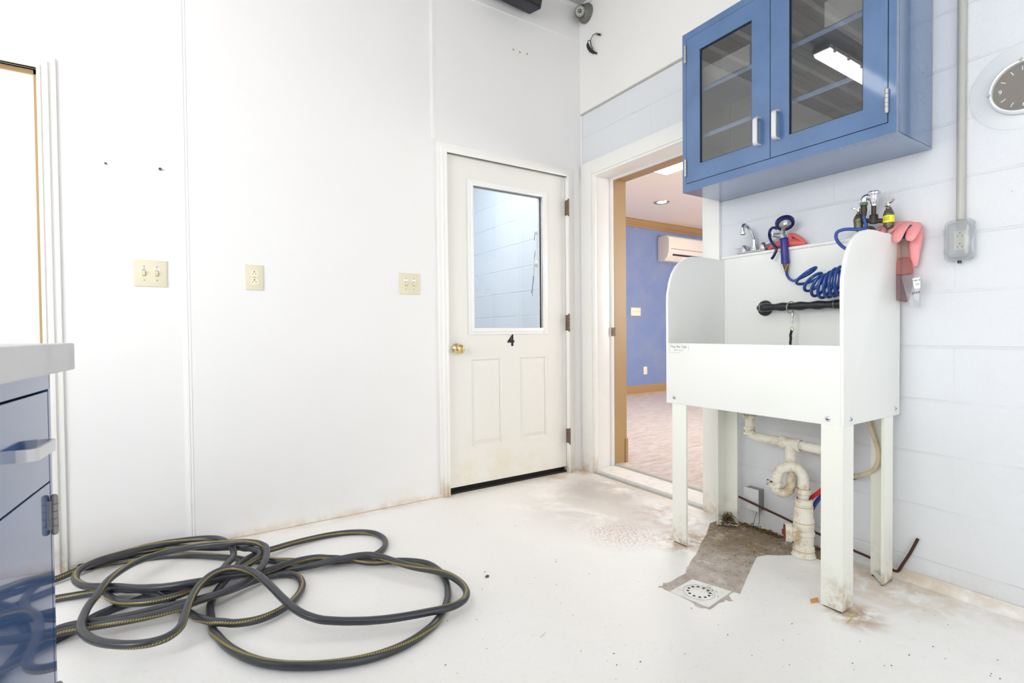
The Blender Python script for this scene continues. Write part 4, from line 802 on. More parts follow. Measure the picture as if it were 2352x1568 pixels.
cab_door(-1.1370, -1.5475, -1.211, -1.4685, 1.7555, 2.2825, (2.293, 1.7525), -1.133, 1)
cab_door(-1.5505, -1.9610, -1.626, -1.8865, 1.7485, 2.2825, (2.293, 1.7515), -1.9605, 2)
MB().box((KX + .003, -1.1365, 1.6768), (KX + .018, -1.1347, 2.361)).box((KX + .003, -1.5503, 1.68), (KX + .018, -1.5477, 2.36)).box((KX + .003, -1.9632, 1.6768), (KX + .018, -1.9612, 2.361)).box((KX + .003, -1.1365, 1.6768), (KX + .018, -1.9615, 1.6788)).build('gap_shade_fill', 'dark_gap', wc, smooth=False)  # dark strips that put the shade of the door gaps into colour
def bin_(label, y0, y1, yd, z0, z1):
    t_ = thing('storage_bin', label, 'bin', (-.16, (y0 + y1) / 2, z0), 'clear bins on the cabinet top shelf'); m = MB(); x0, x1 = -.272, -.05; th = .003
    m.box((x0, y0, z0), (x0 + th, y1, z1)); m.box((x1 - th, y0, z0), (x1, y1, z1)); m.box((x0, y0, z0), (x1, y0 - th, z1)); m.box((x0, y1 + th, z0), (x1, y1, z1)); m.box((x0, y0, z0), (x1, y1, z0 + th))
    m.build('tray', 'acrylic', t_, smooth=False); MB().box((x0 + th, yd, z0 + th), (x1 - th, yd - .002, z1 - .004)).build('divider', 'acrylic', t_, smooth=False)
bin_('clear acrylic bin on top shelf behind the left glass door', -1.16, -1.43, -1.285, 2.1208, 2.215)
bin_('clear acrylic bin on top shelf behind the right glass door', -1.735, -1.972, -1.865, 2.1208, 2.225)

# ================================================================ DOG TUB
TX, TY0, TY1, TB, TR, TXB = -0.482, -1.147, -1.898, .640, .917, -0.030
tub = thing('dog_tub', 'white plastic walk-up dog bathing tub on four tall legs', 'tub', (-.25, -1.52, 0))
prof = [(TX, TB), (TX, 1.105), (-.4795, 1.145), (-.470, 1.195), (-.452, 1.238), (-.424, 1.274), (-.390, 1.301), (-.350, 1.318), (-.305, 1.327), (-.255, 1.330), (-.135, 1.3275), (-.060, 1.322), (TXB, 1.318), (TXB, TB)]
TW = .0125
for y, nm in ((TY0 - TW, 'side_panel'), (TY1, 'side_panel')):
    MB().prism([(a, y, b) for a, b in prof], (0, TW, 0), .004, 3).build(nm, 'tub_plastic', tub)
MB().box((TX, TY0 - .004, TB), (TX + TW, TY1 + .004, TR), .004, 3).build('front_panel', 'tub_plastic', tub)
MB().box((-.0575, TY0 - TW, TB + .02), (-.0465, TY1 + TW, 1.345), .002).box((-.066, TY0 - .0, 1.331), (-.004, TY1 + .02, 1.3455), .004, 3).build('back_panel', 'tub_plastic', tub)
MB().box((TX + TW, TY0 - TW, TB + .055), (-.05, TY1 + TW, TB + .067)).build('basin_floor', 'tub_plastic', tub, smooth=False)
for i, (a, q, ax) in enumerate((((TX, -1.194, .668), 0, (-1, 0, 0)), ((TX, -1.849, .662), 0, (-1, 0, 0)), ((-.428, TY1, .662), 0, (0, -1, 0)), ((-.073, TY1, .668), 0, (0, -1, 0)))):
    b_ = MB().lathe([(0, .004), (.004, .0038), (.0078, .002), (.0088, 0), (.0088, -.002)], a, ax, 18).build('screw', 'chrome', tub)
    c_ = Vector(a) + Vector(ax) * .0036; m = MB()
    if ax[0]: m.box(c_ + Vector((-.0006, -.004, -.001)), c_ + Vector((.0006, .004, .001))); m.box(c_ + Vector((-.0006, -.001, -.004)), c_ + Vector((.0006, .001, .004)))
    else: m.box(c_ + Vector((-.004, -.0006, -.001)), c_ + Vector((.004, .0006, .001))); m.box(c_ + Vector((-.001, -.0006, -.004)), c_ + Vector((.001, .0006, .004)))
    m.build('cross_slot', 'slot_dark', b_, smooth=False)
def tub_leg(cx_, cy_, sx, sy, wx, wy, foot):
    """L section with its outer corner at (cx_, cy_), closed by a three cornered foot; tapers a little to the floor"""
    t2 = .010; z1 = TB + .04; m = MB()
    P = lambda a, b, z: (cx_ + sx * a, cy_ + sy * b, z)
    L6 = [(0, 0), (wx, 0), (wx, t2), (t2, t2), (t2, wy), (0, wy)]
    m.prism([P(a, b, .004) for a, b in L6], (0, 0, z1 - .004), .0035, 2)
    if foot:
        m.prism([P(0, 0, .004), P(wx, 0, .004), P(0, wy, .004)], (0, 0, .008), .002)
        d = Vector((-wy, wx)).normalized() * .006
        m.prism([P(wx, .002, .004), P(wx - .008, .002, .004), P(.002, wy - .008, .004), P(.002, wy, .004)], (0, 0, .022), .002)
    lg = m.build('leg', 'tub_leg_plastic', tub)
    MB().box(P(.006, .006, 0), P(wx - .006, .012, .0045)).box(P(.006, .006, 0), P(.012, wy - .006, .0045)).build('foot_pad', 'hole_black', lg, smooth=False)
tub_leg(-.4775, -1.178, 1, -1, .070, .0765, False)
tub_leg(-.4805, -1.8965, 1, 1, .077, .070, False)
tub_leg(-.078, -1.8935, -1, 1, .075, .070, True)
tub_leg(-.072, -1.1710, -1, -1, .070, .074, True)
lab = MB().box((TX - .0006, -1.166, .8735), (TX + .0005, -1.273, .9135))
lab = lab.build('maker_label', 'tub_plastic', tub, smooth=False); tag(lab, 'worn printed maker label')
for a, b in (((-1.1665, .913), (-1.235, .914)), ((-1.1665, .8735), (-1.23, .8745))): MB().box((TX - .0009, a[0], a[1]), (TX - .0005, b[0], b[1])).build('label_border', 'ink_faded', lab, smooth=False)
MB().box((TX - .0009, -1.1665, .8735), (TX - .0005, -1.1675, .914)).build('label_border', 'ink_faded', lab, smooth=False); MB().box((TX - .0009, -1.2725, .884), (TX - .0005, -1.2735, .905)).build('label_border', 'ink_faded', lab, smooth=False)
text('label_word', 'Poly Pet Tubs', .0158, 'ink_grey', lab, (TX - .0009, -1.2195, .9005), (0, -1, 0), (0, 0, 1), .0002)
text('label_word', 'PolyPetTubs.com', .0078, 'ink_faded', lab, (TX - .0009, -1.2195, .885), (0, -1, 0), (0, 0, 1), .0002)

# black restraint bar inside the tub with its ring and tether
bar = thing('restraint_bar', 'black pipe grab bar fixed across the inside back of the tub', 'bar', (-.058, -1.6, 1.07))
BX = -.118; b0 = atx(1741, 706, BX); b1y = -1.835; BZ = 1.0755
bp = [(-.062, b0[1], BZ), (-.085, b0[1], BZ), (-.108, b0[1] - .006, BZ), (BX, b0[1] - .022, BZ)]
n = 40; rr = [.0165] * 4
for k in range(1, n):
    bp.append((BX, b0[1] - .022 + (b1y - b0[1] + .044) * k / n, BZ)); rr.append(.0172 + .0022 * math.sin(k * 2 * math.pi / 7.2))
bp += [(BX, b1y + .022, BZ), (-.108, b1y + .006, BZ), (-.085, b1y, BZ), (-.062, b1y, BZ)]; rr += [.0165] * 4
MB().tube(bp, rr, 20).build('bar', 'black_pipe', bar)
for yy in (b0[1], b1y): MB().lathe([(.0, .0), (.036, .0), (.0365, .004), (.033, .010), (.021, .014), (.018, .020), (0, .020)], (-.0578, yy, BZ), (-1, 0, 0), 32).build('flange', 'black_pipe', bar)
for yy in (b0[1] - .018, b1y + .13): MB().torus((BX, yy, BZ), (0, 1, 0), .0186, .0012, 28, 6).build('joint_line', 'cast_metal', bar)
tth = thing('tether', 'short black cord tether clipped by a metal ring to the black bar', 'tether', (BX, -1.53, .95))
ty = atx(1816, 700, BX)[1]
def pz(px, py, x=BX): return Vector([float(c) for c in atx(px, py, x)])
MB().torus((BX, ty, BZ - .004), (.15, 1, .12), .0255, .0023, 32, 8, 1.0).build('split_ring', 'steel_hinge', tth)
MB().torus(pz(1820, 718), (.6, 1, 0), .010, .0018, 20, 8, .7).tube([pz(1820, 719), pz(1820, 724), pz(1819.5, 730)], [.0045, .0055, .0045], 10).tube([pz(1819.5, 730), pz(1819.5, 737), pz(1819.5, 741)], [.003, .0045, .0035], 10).tube([pz(1819.5, 741), pz(1819.3, 750)], .002, 8).build('snap_hook', 'steel_hinge', tth)
MB().torus(pz(1819, 755), (1, .25, 0), .0085, .0018, 20, 8, .8).build('end_ring', 'brass', tth)
pth = smooth_path([pz(1818, 759), pz(1816, 770), pz(1816, 782), pz(1815, 795), pz(1817, 812), pz(1818, 835)], 10)
MB().tube([p + Vector((.0016 * math.cos(i * 1.6), .0022 * math.sin(i * 1.6), 0)) for i, p in enumerate(pth)], [.0042 + .0012 * (i % 3 == 0) for i in range(len(pth))], 8).build('braided_cord', 'black_cord', tth)

# ================================================================ DECK FAUCET
LZ = 1.3458; QX = -.036
def q(px, py, x=QX): return Vector([float(c) for c in atx(px, py, x)])
fa = thing('faucet', 'chrome two-handle faucet with bent spout at left of the tub ledge', 'faucet', (QX, q(1732, 573)[1], LZ))
fy = q(1732, 573)[1]; f0 = q(1700, 576)[1] + .004; f1 = q(1762, 570)[1]
MB().box((QX - .022, f0, LZ), (QX + .022, f1, LZ + .012), .005, 3).build('base', 'chrome', fa)
sp_ = [(QX, fy, LZ + .01), (QX, fy, LZ + .06)] + [q(1731, 546, QX - .004), q(1727, 536, QX - .014), q(1720, 525, QX - .028), q(1713.5, 518, QX - .045), q(1708, 518, QX - .058), q(1706, 524, QX - .064), q(1706, 533, QX - .066)]
MB().lathe([(.017, 0), (.017, .008), (.014, .012), (.014, .020), (.011, .022)], (QX, fy, LZ + .011), (0, 0, 1), 24).tube(smooth_path(sp_, 5), .0092, 16).lathe([(.0105, -.002), (.0125, 0), (.0125, .010), (.009, .010)], q(1706, 538, QX - .066), (0, 0, 1), 20).build('spout', 'chrome', fa)
for k, (px, py, sg) in enumerate(((1710, 568, 1), (1753.5, 561, -1))):
    kb = q(px, py); hb = MB().lathe([(.020, 0), (.020, .004), (.0185, .010), (.016, .026), (.013, .031), (0, .032)], (QX, kb[1], LZ + .011), (0, 0, 1), 20).build('handle', 'chrome', fa)
    MB().prism([(QX - .006, kb[1] + sg * .010, LZ + .030), (QX + .006, kb[1] + sg * .010, LZ + .030), (QX + .007, kb[1] + sg * .052, LZ + .036), (QX - .007, kb[1] + sg * .052, LZ + .036)], (0, 0, .009), .0025).build('lever', 'handle_white_metal', hb)

# ================================================================ PRE-RINSE SPRAYER AND COILED HOSE
SX = -.075
spy = thing('sprayer', 'blue-gripped hand sprayer with round spray head hung above the tub ledge', 'sprayer', q(1803, 575, SX))
hc = q(1803, 513.5, SX - .02); ax = Vector((.52, .42, .76)).normalized()
MB().lathe([(.024, -.004), (.036, -.006), (.0395, .001), (.0395, .010), (.034, .013), (.024, .010), (.024, -.004)], hc, ax, 36).build('rubber_ring', 'lever_blue', spy)
MB().lathe([(0, .006), (.026, .006), (.0265, -.003), (.018, -.008), (.012, -.014), (.0085, -.018), (0, -.018)], hc, ax, 28).tube([hc - ax * .012, q(1798, 526, SX - .004), q(1795, 536, SX)], [.009, .0105, .011], 14).build('spray_head', 'cast_metal', spy)
MB().tube([q(1776, 540, SX), q(1783, 540, SX), q(1790, 541, SX), q(1798, 541, SX), q(1803, 545, SX)], [.008, .010, .0135, .015, .010], 16).tube([q(1796, 538, SX), q(1800, 548, SX)], [.014, .015], 16).tube([q(1775, 536, SX), q(1775, 543, SX)], .0085, 12).build('valve_body', 'cast_metal', spy)
MB().tube([q(1800, 547, SX), q(1800.3, 549, SX), q(1800.6, 552, SX), q(1803.5, 598, SX), q(1803.8, 601, SX), q(1804, 605, SX)], [.0165, .0178, .0150, .0172, .0180, .0165], 24).build('grip', 'spray_blue', spy)
MB().tube(smooth_path([q(1784, 525, SX), q(1777, 522.5, SX), q(1770, 527, SX), q(1767, 536, SX), q(1768, 545, SX - .01), q(1773, 557, SX - .02), q(1780, 566, SX - .02), q(1783, 573, SX - .02), q(1780, 582, SX - .02), q(1775, 591, SX - .02), q(1772, 594, SX - .02)], 5), .0062, 12).build('lever', 'lever_blue', spy)
MB().tube([q(1804, 605, SX), q(1804.5, 608, SX), q(1806, 619, SX), q(1806.5, 624, SX)], [.0125, .0125, .0085, .0075], 14).build('hose_fitting', 'water_fitting', spy)
MB().tube([q(1796, 604, SX - .012), q(1793, 607, SX - .012), q(1794.5, 626, SX - .012), q(1802, 623, SX - .012), q(1810, 606, SX - .012)], .0014, 8).build('wire_bail', 'steel_hinge', spy)
hgr = MB().tube([q(1802, 527, SX + .012), q(1808, 541, SX + .02), q(1812, 552, QX - .004), q(1815, 560, QX), q(1815.5, 566, QX)], [.005, .006, .008, .011, .012], 12).build('spray_hook', 'cast_metal')
tag(hgr, 'grey metal hook arm on tub ledge carrying the blue sprayer', 'hook')
CX = -.150
def e(t_, cx_, cy_, ax_, ay_, bx_, by_, dep):
    ca, sa = math.cos(t_), math.sin(t_); px = 1780 + (cx_ + ax_ * ca + bx_ * sa) / 6.533; py = 560 + (cy_ + ay_ * ca + by_ * sa) / 6.533
    return q(px, py, CX + dep * sa)
loops = [(448, 412, 118, -108, 36, 32, .022), (508, 508, 190, -88, 30, 42, .035), (590, 588, 125, -120, 46, 34, .040), (674, 626, 92, -162, 66, 26, .045), (764, 622, 62, -192, 80, 18, .048), (854, 590, 44, -212, 94, 12, .052), (935, 562, 34, -224, 100, 8, .054), (1015, 548, 24, -222, 96, 4, .052), (1090, 545, 20, -212, 84, 0, .050)]
cp = [q(1806.5, 622, SX), q(1808, 632, SX - .01), q(1814, 641, -.11), q(1824, 645, -.135), q(1834, 640, CX)]
cpts = [tuple(p) for p in smooth_path(cp, 5)[:-1]]
NT_ = 22; t0 = math.pi * .82
for k in range(len(loops) - 1):
    for i in range(NT_):
        f = i / NT_; A = loops[k]; B = loops[k + 1]; v = [A[j] + (B[j] - A[j]) * f for j in range(7)]
        if k == 0 and i < 3: continue
        cpts.append(tuple(e(t0 - 2 * math.pi * f, *v)))
last = Vector(cpts[-1])
back = smooth_path([last, q(1966, 590, -.14), q(1955, 578, -.135), q(1943, 571, -.132), q(1935, 566, -.132), q(1925, 556, -.132), q(1920, 544, -.13), q(1923, 533, -.125), q(1936, 527.5, -.12), q(1953, 526, -.115), q(1972, 527, -.11), q(1985, 525, -.105), q(1990, 520, -.10), q(1987, 509, -.098), q(1984, 497, -.096), q(1984, 488, -.096)], 6)
cpts += [tuple(p) for p in back]
P = np.array(cpts); ker = np.ones(3) / 3
P2 = np.stack([np.convolve(np.pad(P[:, i], 1, mode='edge'), ker, 'valid') for i in range(3)], 1)
ch = MB().tube([tuple(p) for p in P2], .0063, 12).build('coiled_hose', 'coil_blue', ang=80)
tag(ch, 'springy blue coiled water hose strung from the sprayer to the wall valve', 'hose')

# ================================================================ WALL VALVE
VX = -.085
vv = thing('mixing_valve', 'corroded brass wall water valve with wing handles behind the tub', 'valve', (0, q(2008, 500, VX)[1], 1.40))
def V_(px, py, x=VX): return q(px, py, x)
for k, (bx, y0, y1, hx, hy) in enumerate(((1972, 526, 491, 1970, 480), (2041, 519, 477, 2043, 466))):
    c0 = V_(bx, y0); c1 = V_(bx, y1); h = (c1 - c0).length
    o_ = MB().lathe([(.016, 0), (.0165, h * .45), (.0178, h * .5), (.0178, h * .66), (.0165, h * .70), (.013, h * .86), (.0095, h * .92), (.0095, h), (.005, h + .002), (.005, h + .012), (0, h + .012)], c0, (0, 0, 1), 22).tube([(c0.x, c0.y, c0.z + .018), (c0.x, c0.y, c0.z + .002), (c0.x + .02, c0.y, c0.z - .006), (-.001, c0.y, c0.z - .006)], .0125, 14).lathe([(.028, 0), (.026, .006), (.014, .009)], (-.001, c0.y, c0.z - .006), (-1, 0, 0), 22).build('shut_off_body', 'corroded_brass', vv)
    top = Vector((c0.x, c0.y, c0.z + h + .014)); d = Vector((-.2, .8, .45) if k == 0 else (-.2, -.8, .55)).normalized(); m = MB()
    m.tube([top - Vector((0, 0, .006)), top + Vector((0, 0, .006))], .007, 12); m.tube([top - d * .006, top + d * .008, top + d * .020, top + d * .026], [.006, .0085, .010, .005], 10, squash=.4); m.tube([top + d * .004, top - d * .010, top - d * .014], [.005, .0065, .004], 10, squash=.45)
    m.build('wing_handle', 'chrome', o_)
    if k == 1: MB().lathe([(.0181, h * .18), (.0182, h * .18), (.0182, h * .56), (.0181, h * .56)], c0, (0, 0, 1), 30).build('yellow_tag', 'tag_yellow', o_)
yl = V_(1972, 507); yr = V_(2041, 507)
pl_ = MB().tube([yl, yr], .0092, 14).lathe([(.0, 0), (.0145, 0), (.0145, .030), (.0125, .034), (.0, .034)], V_(2007, 513), (0, 0, 1), 18).tube([V_(2000, 506), V_(2014, 506)], .0135, 16).build('cross_pipe', 'dark_pipe', vv)
MB().tube([V_(2007, 492), V_(2007, 470)], .0082, 14).build('riser', 'dark_pipe', vv)
bv = V_(2007.5, 473); bt = V_(2007.5, 447); hh = (bt - bv).length
MB().lathe([(.0, 0), (.010, 0), (.0105, .008), (.0135, .016), (.0145, hh * .8), (.0165, hh), (.021, hh + .001), (.022, hh + .008), (.019, hh + .012), (0, hh + .013)], bv, (0, 0, 1), 24).tube(smooth_path([V_(2003, 457, VX), V_(1997, 454, VX - .004), V_(1990, 452, VX - .008), V_(1985, 456, VX - .011), V_(1984, 463, VX - .011)], 5), .0105, 14).build('vacuum_breaker', 'chrome', vv)
MB().lathe([(.0125, 0), (.0135, .003), (.0125, .005), (.014, .008), (.0125, .011), (0, .011)], V_(1984, 472, VX - .011), (0, 0, 1), 18).build('green_nut', 'green_brass', vv)
MB().tube([V_(1984, 473, VX - .011), V_(1984, 483, VX - .011), V_(1984, 496, VX - .011)], [.0105, .0115, .0085], 14).build('hose_connector', 'dark_pipe', vv)
for k in range(3): MB().box(V_(2041, 499.5 + k * 3.2) + Vector((-.0187, -.009, -.0006)), V_(2041, 499.5 + k * 3.2) + Vector((-.0181, .009, .0006))).build('tag_line', 'slot_dark', vv, smooth=False)

# ================================================================ PINK RUBBER GLOVES
def flat(m, pts, ws, x, th=.5, bulge=0.0):
    path = [q(a, b, xx if xx is not None else x) for (a, b, xx) in pts]
    m.tube(path, ws, 14, squash=th)
GX = -.052
g1 = MB()
# draped glove: palm over the tub corner, fingers hanging over the panel and the bottle
def sheet(m, rows, th=.0016):
    """rows of points -> closed thin sheet"""
    n = len(rows[0]); F_ = [[m.bm.verts.new(p) for p in r] for r in rows]; B_ = [[m.bm.verts.new(Vector(p) + Vector((th, th * .4, 0))) for p in r] for r in rows]
    R_ = len(rows)
    for i in range(R_ - 1):
        for j in range(n - 1):
            m._face((F_[i][j], F_[i][j + 1], F_[i + 1][j + 1], F_[i + 1][j])); m._face((B_[i][j], B_[i + 1][j], B_[i + 1][j + 1], B_[i][j + 1]))
    for i in range(R_ - 1): m._face((F_[i][0], F_[i + 1][0], B_[i + 1][0], B_[i][0])); m._face((F_[i][-1], B_[i][-1], B_[i + 1][-1], F_[i + 1][-1]))
    for j in range(n - 1): m._face((F_[0][j], B_[0][j], B_[0][j + 1], F_[0][j + 1])); m._face((F_[-1][j], F_[-1][j + 1], B_[-1][j + 1], B_[-1][j]))
    return m
Z5 = lambda a, b: (1900 + a / 5.228, 420 + b / 5.228)
def finger(m, pts, x0=-.10):
    """pts: (zoom x, zoom y, half width in metres, plane x)"""
    path = [q(*Z5(a, b), x) for a, b, r_, x in pts]; path = smooth_path(path, 4); rs = []
    for i in range(len(pts) - 1):
        for k in range(4): rs.append(pts[i][2] + (pts[i + 1][2] - pts[i][2]) * k / 4)
    rs.append(pts[-1][2]); m.tube(path, rs, 14, squash=.42)
YG = -1.9
gl = MB()
finger(gl, [(640, 530, .010, -.02), (620, 555, .009, -.035), (600, 572, .004, -.04)])
finger(gl, [(740, 505, .015, -.02), (700, 545, .014, -.05), (668, 585, .008, -.08), (657, 591, .006, -.085)])
finger(gl, [(850, 490, .018, -.03), (800, 530, .016, -.06), (765, 575, .010, -.085), (752, 588, .009, -.09)])
finger(gl, [(960, 490, .020, -.04), (905, 530, .020, -.075), (865, 590, .020, -.10), (838, 655, .0185, -.108), (822, 695, .0145, -.11), (816, 712, .008, -.11)])
finger(gl, [(1050, 495, .020, -.04), (1045, 540, .022, -.06), (1020, 600, .019, -.08), (998, 655, .0165, -.09), (984, 694, .009, -.09)])
finger(gl, [(1080, 495, .010, -.015), (1078, 560, .019, -.03), (1068, 660, .021, -.035), (1056, 760, .020, -.035), (1054, 830, .016, -.035), (1050, 910, .014, -.035), (1050, 1000, .008, -.035)])
finger(gl, [(640, 535, .012, -.012), (760, 505, .020, -.012), (880, 492, .024, -.012), (1000, 492, .024, -.012), (1085, 500, .010, -.012)])
gl = gl.build('rubber_glove', 'pink_rubber', ang=60); tag(gl, 'limp pink rubber glove draped over right back corner of the tub', 'glove')
g2 = MB(); Z7 = lambda a, b, x=-.036: q(1660 + a / 7.127, 420 + b / 7.127, x)
def fold(pts, rs, sq=.55):
    g2.tube(smooth_path([Z7(*p) for p in pts], 4), [rs[min(i // 4, len(rs) - 1)] + (rs[min(i // 4 + 1, len(rs) - 1)] - rs[min(i // 4, len(rs) - 1)]) * (i % 4) / 4 for i in range(4 * (len(pts) - 1) + 1)], 12, squash=sq)
fold([(750, 1085), (800, 1055), (870, 1025), (950, 1000), (1030, 990)], [.006, .014, .018, .020, .022], .8)
fold([(1050, 1000), (1085, 930), (1110, 870), (1140, 850)], [.022, .024, .018, .010], .8)
fold([(1120, 845), (1180, 860), (1240, 900), (1300, 940), (1355, 985)], [.010, .014, .013, .012, .008], .7)
fold([(1090, 930), (1150, 930), (1230, 950), (1310, 955)], [.014, .010, .009, .006], .5)
fold([(1060, 1000), (1150, 990), (1240, 985), (1330, 985), (1365, 985)], [.022, .020, .016, .014, .008], .8)
g2 = g2.build('rubber_glove', 'red_pink_rubber', ang=60); tag(g2, 'crumpled reddish pink rubber glove on the tub ledge behind the sprayer', 'glove')

# ================================================================ SPRAY BOTTLE AND GRADUATED JUG
SBX = -.052
sb = thing('spray_bottle', 'red-tinted translucent spray bottle with teal head hanging at tub corner', 'bottle', q(*Z5(885, 1415), SBX))
axp = [(912, 690), (908, 740), (905, 850), (905, 900), (910, 960), (922, 1040), (925, 1100), (915, 1250), (895, 1400), (888, 1420)]
wd = [.0125, .0165, .0185, .0195, .026, .0285, .0288, .0280, .0235, .018]
pth = [q(*Z5(a, b), SBX) for a, b in axp]
def grow(m, pth, wd, ribs=False, sq=.8): m.tube(pth, wd, 26, squash=sq); return m
rb = []; rw = []
for k in range(22):
    f = k / 21; rb.append(pth[1].lerp(pth[3], f)); rw.append(.0160 + .003 * f + (.0018 if k % 2 else 0))
MB().tube([pth[0]] + rb, [wd[0]] + rw, 26, squash=.8).build('ribbed_neck', 'amber_liquid', sb)
MB().tube(pth[3:7], wd[3:7], 26, squash=.8).build('upper_body', 'red_liquid', sb)
MB().tube(pth[6:], wd[6:], 26, squash=.8).build('lower_body', 'plum_liquid', sb)
tr = MB().lathe([(0, 0), (.0145, 0), (.0145, .014), (.012, .018), (0, .018)], q(*Z5(912, 668), SBX), (0, 0, 1), 22).tube([q(*Z5(912, 640), SBX), q(*Z5(918, 600), SBX), q(*Z5(940, 565), SBX), q(*Z5(975, 535), SBX - .01), q(*Z5(1010, 528), SBX - .015)], [.010, .012, .013, .012, .008], 14)
tr.tube([q(*Z5(935, 560), SBX), q(*Z5(880, 575), SBX), q(*Z5(820, 580), SBX), q(*Z5(775, 592), SBX)], [.010, .009, .007, .004], 12)
tr.build('trigger_head', 'teal_plastic', sb)
jg = thing('measuring_pouch', 'clear graduated plastic pouch with handwritten white label beside the spray bottle', 'pouch', q(*Z5(1050, 1490), -.085))
JX = -.085; cn = [(885, 1120), (905, 1108), (1112, 1082), (1122, 1100), (1105, 1480), (1095, 1492), (985, 1490), (975, 1470)]
MB().prism([q(*Z5(a, b), JX) for a, b in cn], (.012, 0, 0), .002).build('pouch', 'clear_cover', jg)
u1 = (q(*Z5(1120, 1130), JX) - q(*Z5(1022, 1150), JX)).normalized(); up_ = Vector((0, .12, 1)).normalized()
wl = MB().prism([q(*Z5(a, b), JX - .001) for a, b in ((1022, 1152), (1035, 1144), (1118, 1132), (1118, 1262), (1055, 1268), (1044, 1262))], (-.0006, 0, 0)).build('handwritten_label', 'paper_white', jg, smooth=False)
text('label_word', 'TBK.B', .0090, 'ink_black', wl, q(*Z5(1072, 1170), JX - .0018), u1, up_, .0002); text('label_word', 'S:B', .0090, 'ink_black', wl, q(*Z5(1082, 1216), JX - .0018), u1, up_, .0002)
text('marker_word', 'SHA', .014, 'ink_black', jg, q(*Z5(1065, 1318), JX - .001), u1, Vector((0, -.25, 1)), .0003)
for k in range(7):
    a = (905 + k * 9, 1165 + k * 33); b = (938 + k * 8, 1160 + k * 33)
    MB().tube([q(*Z5(*a), JX - .0008), q(*Z5(*b), JX - .0008)], .0004, 6).build('scale_mark', 'ink_grey', jg, smooth=False)

# ================================================================ PLUMBING UNDER THE TUB
PX = -.128
def p_(px, py, x=PX): return q(px, py, x)
dp = thing('drain_pipe', 'stained white plastic drain pipe with trap running from tub to floor', 'pipe', (PX, p_(1850, 1278)[1], 0))
r1 = .0205
a0 = p_(1722, 957); ty_ = a0.y
def nut(m, c, r, h, ax=(0, 0, 1), n=10): m.lathe([(r * .8, 0), (r, h * .12), (r, h * .88), (r * .8, h)], Vector(c) - Vector(ax) * h / 2, ax, n)
tz = a0.z
MB().tube([(PX, ty_, TB + .056), (PX, ty_, p_(1722, 990).z)], r1, 18).build('tailpiece', 'pvc_dirty', dp)
for c0_, r0_, h0_ in (((PX, ty_, p_(1722, 962).z + .012), .030, .016), ((PX, ty_, p_(1722, 982).z), .0265, .013), ((PX, ty_, p_(1722, 994).z), .0262, .013)):
    m = MB(); nut(m, c0_, r0_, h0_, n=18); m.build('slip_nut', 'pvc_dirty', dp)
hz = p_(1790, 1013); slope = (p_(1880, 1031).z - hz.z) / (p_(1880, 1031).y - hz.y)
h_at = lambda y: hz.z + slope * (y - hz.y)
teeY = p_(1816, 1020).y
el = smooth_path([(PX, ty_, p_(1722, 996).z), (PX, ty_ - .003, h_at(ty_) + .022), (PX, ty_ - .014, h_at(ty_) + .006), (PX, ty_ - .034, h_at(ty_ - .034)), (PX, ty_ - .06, h_at(ty_ - .06)), (PX, teeY + .03, h_at(teeY + .03))], 5)
MB().tube(el, r1, 18).build('elbow_pipe', 'pvc_dirty', dp)
MB().tube([(PX, teeY + .02, h_at(teeY + .02)), (PX, -1.70, h_at(-1.70))], r1, 18).tube(smooth_path([(PX, -1.69, h_at(-1.69)), (PX, -1.712, h_at(-1.712) + .004), (PX, -1.724, h_at(-1.724) + .025), (PX, -1.726, TB + .056)], 5), r1, 18).build('horizontal_pipe', 'pvc_dirty', dp)
tz1 = p_(1816, 1064).z
MB().tube([(PX, teeY + .030, h_at(teeY + .03)), (PX, teeY - .030, h_at(teeY - .03))], .0245, 18).tube([(PX, teeY, h_at(teeY)), (PX, teeY, tz1)], .0225, 18).build('tee', 'pvc_dirty', dp)
m = MB(); dirn = Vector((0, 1, slope)).normalized()
nut(m, (PX, teeY + .034, h_at(teeY + .034)), .029, .016, dirn, 16); m.build('slip_nut', 'pvc_dirty', dp); m = MB(); nut(m, (PX, teeY - .036, h_at(teeY - .036)), .029, .016, dirn, 16); m.build('slip_nut', 'pvc_dirty', dp)
# trap: down behind, round the bottom, forward and up, over the arch and down into the stack
bk = PX + .02; fr = PX - .045
arch = smooth_path([(PX + .012, teeY + .004, tz1 + .01), (PX + .016, teeY + .004, p_(1812, 1105).z), (PX + .006, teeY + .008, p_(1812, 1122).z), (PX - .018, teeY + .022, p_(1805, 1130).z), (fr, teeY + .038, p_(1795, 1120).z), (fr, teeY + .040, p_(1790, 1104).z), (fr, teeY + .036, p_(1790, 1090).z), (fr + .006, teeY + .022, p_(1800, 1074).z), (PX - .028, teeY - .006, p_(1818, 1069).z), (PX - .014, teeY - .032, p_(1834, 1073).z), (PX, teeY - .050, p_(1842, 1090).z), (PX, teeY - .055, p_(1843, 1108).z), (PX, teeY - .055, p_(1845, 1150).z)], 5)
MB().tube(arch, .0212, 18).build('trap', 'pvc_dirty', dp)
sy = teeY - .056
for c0_, r0_, h0_, a0_ in ((arch[24], .029, .022, (0, .1, 1)), ((PX, sy, p_(1844, 1127).z), .031, .020, (0, 0, 1)), ((PX, sy, p_(1845, 1151).z), .0345, .026, (0, 0, 1))):
    tn = MB(); nut(tn, c0_, r0_, h0_, a0_, 16); tn.build('slip_nut', 'pvc_dirty', dp)
zz = lambda py: p_(1848, py).z
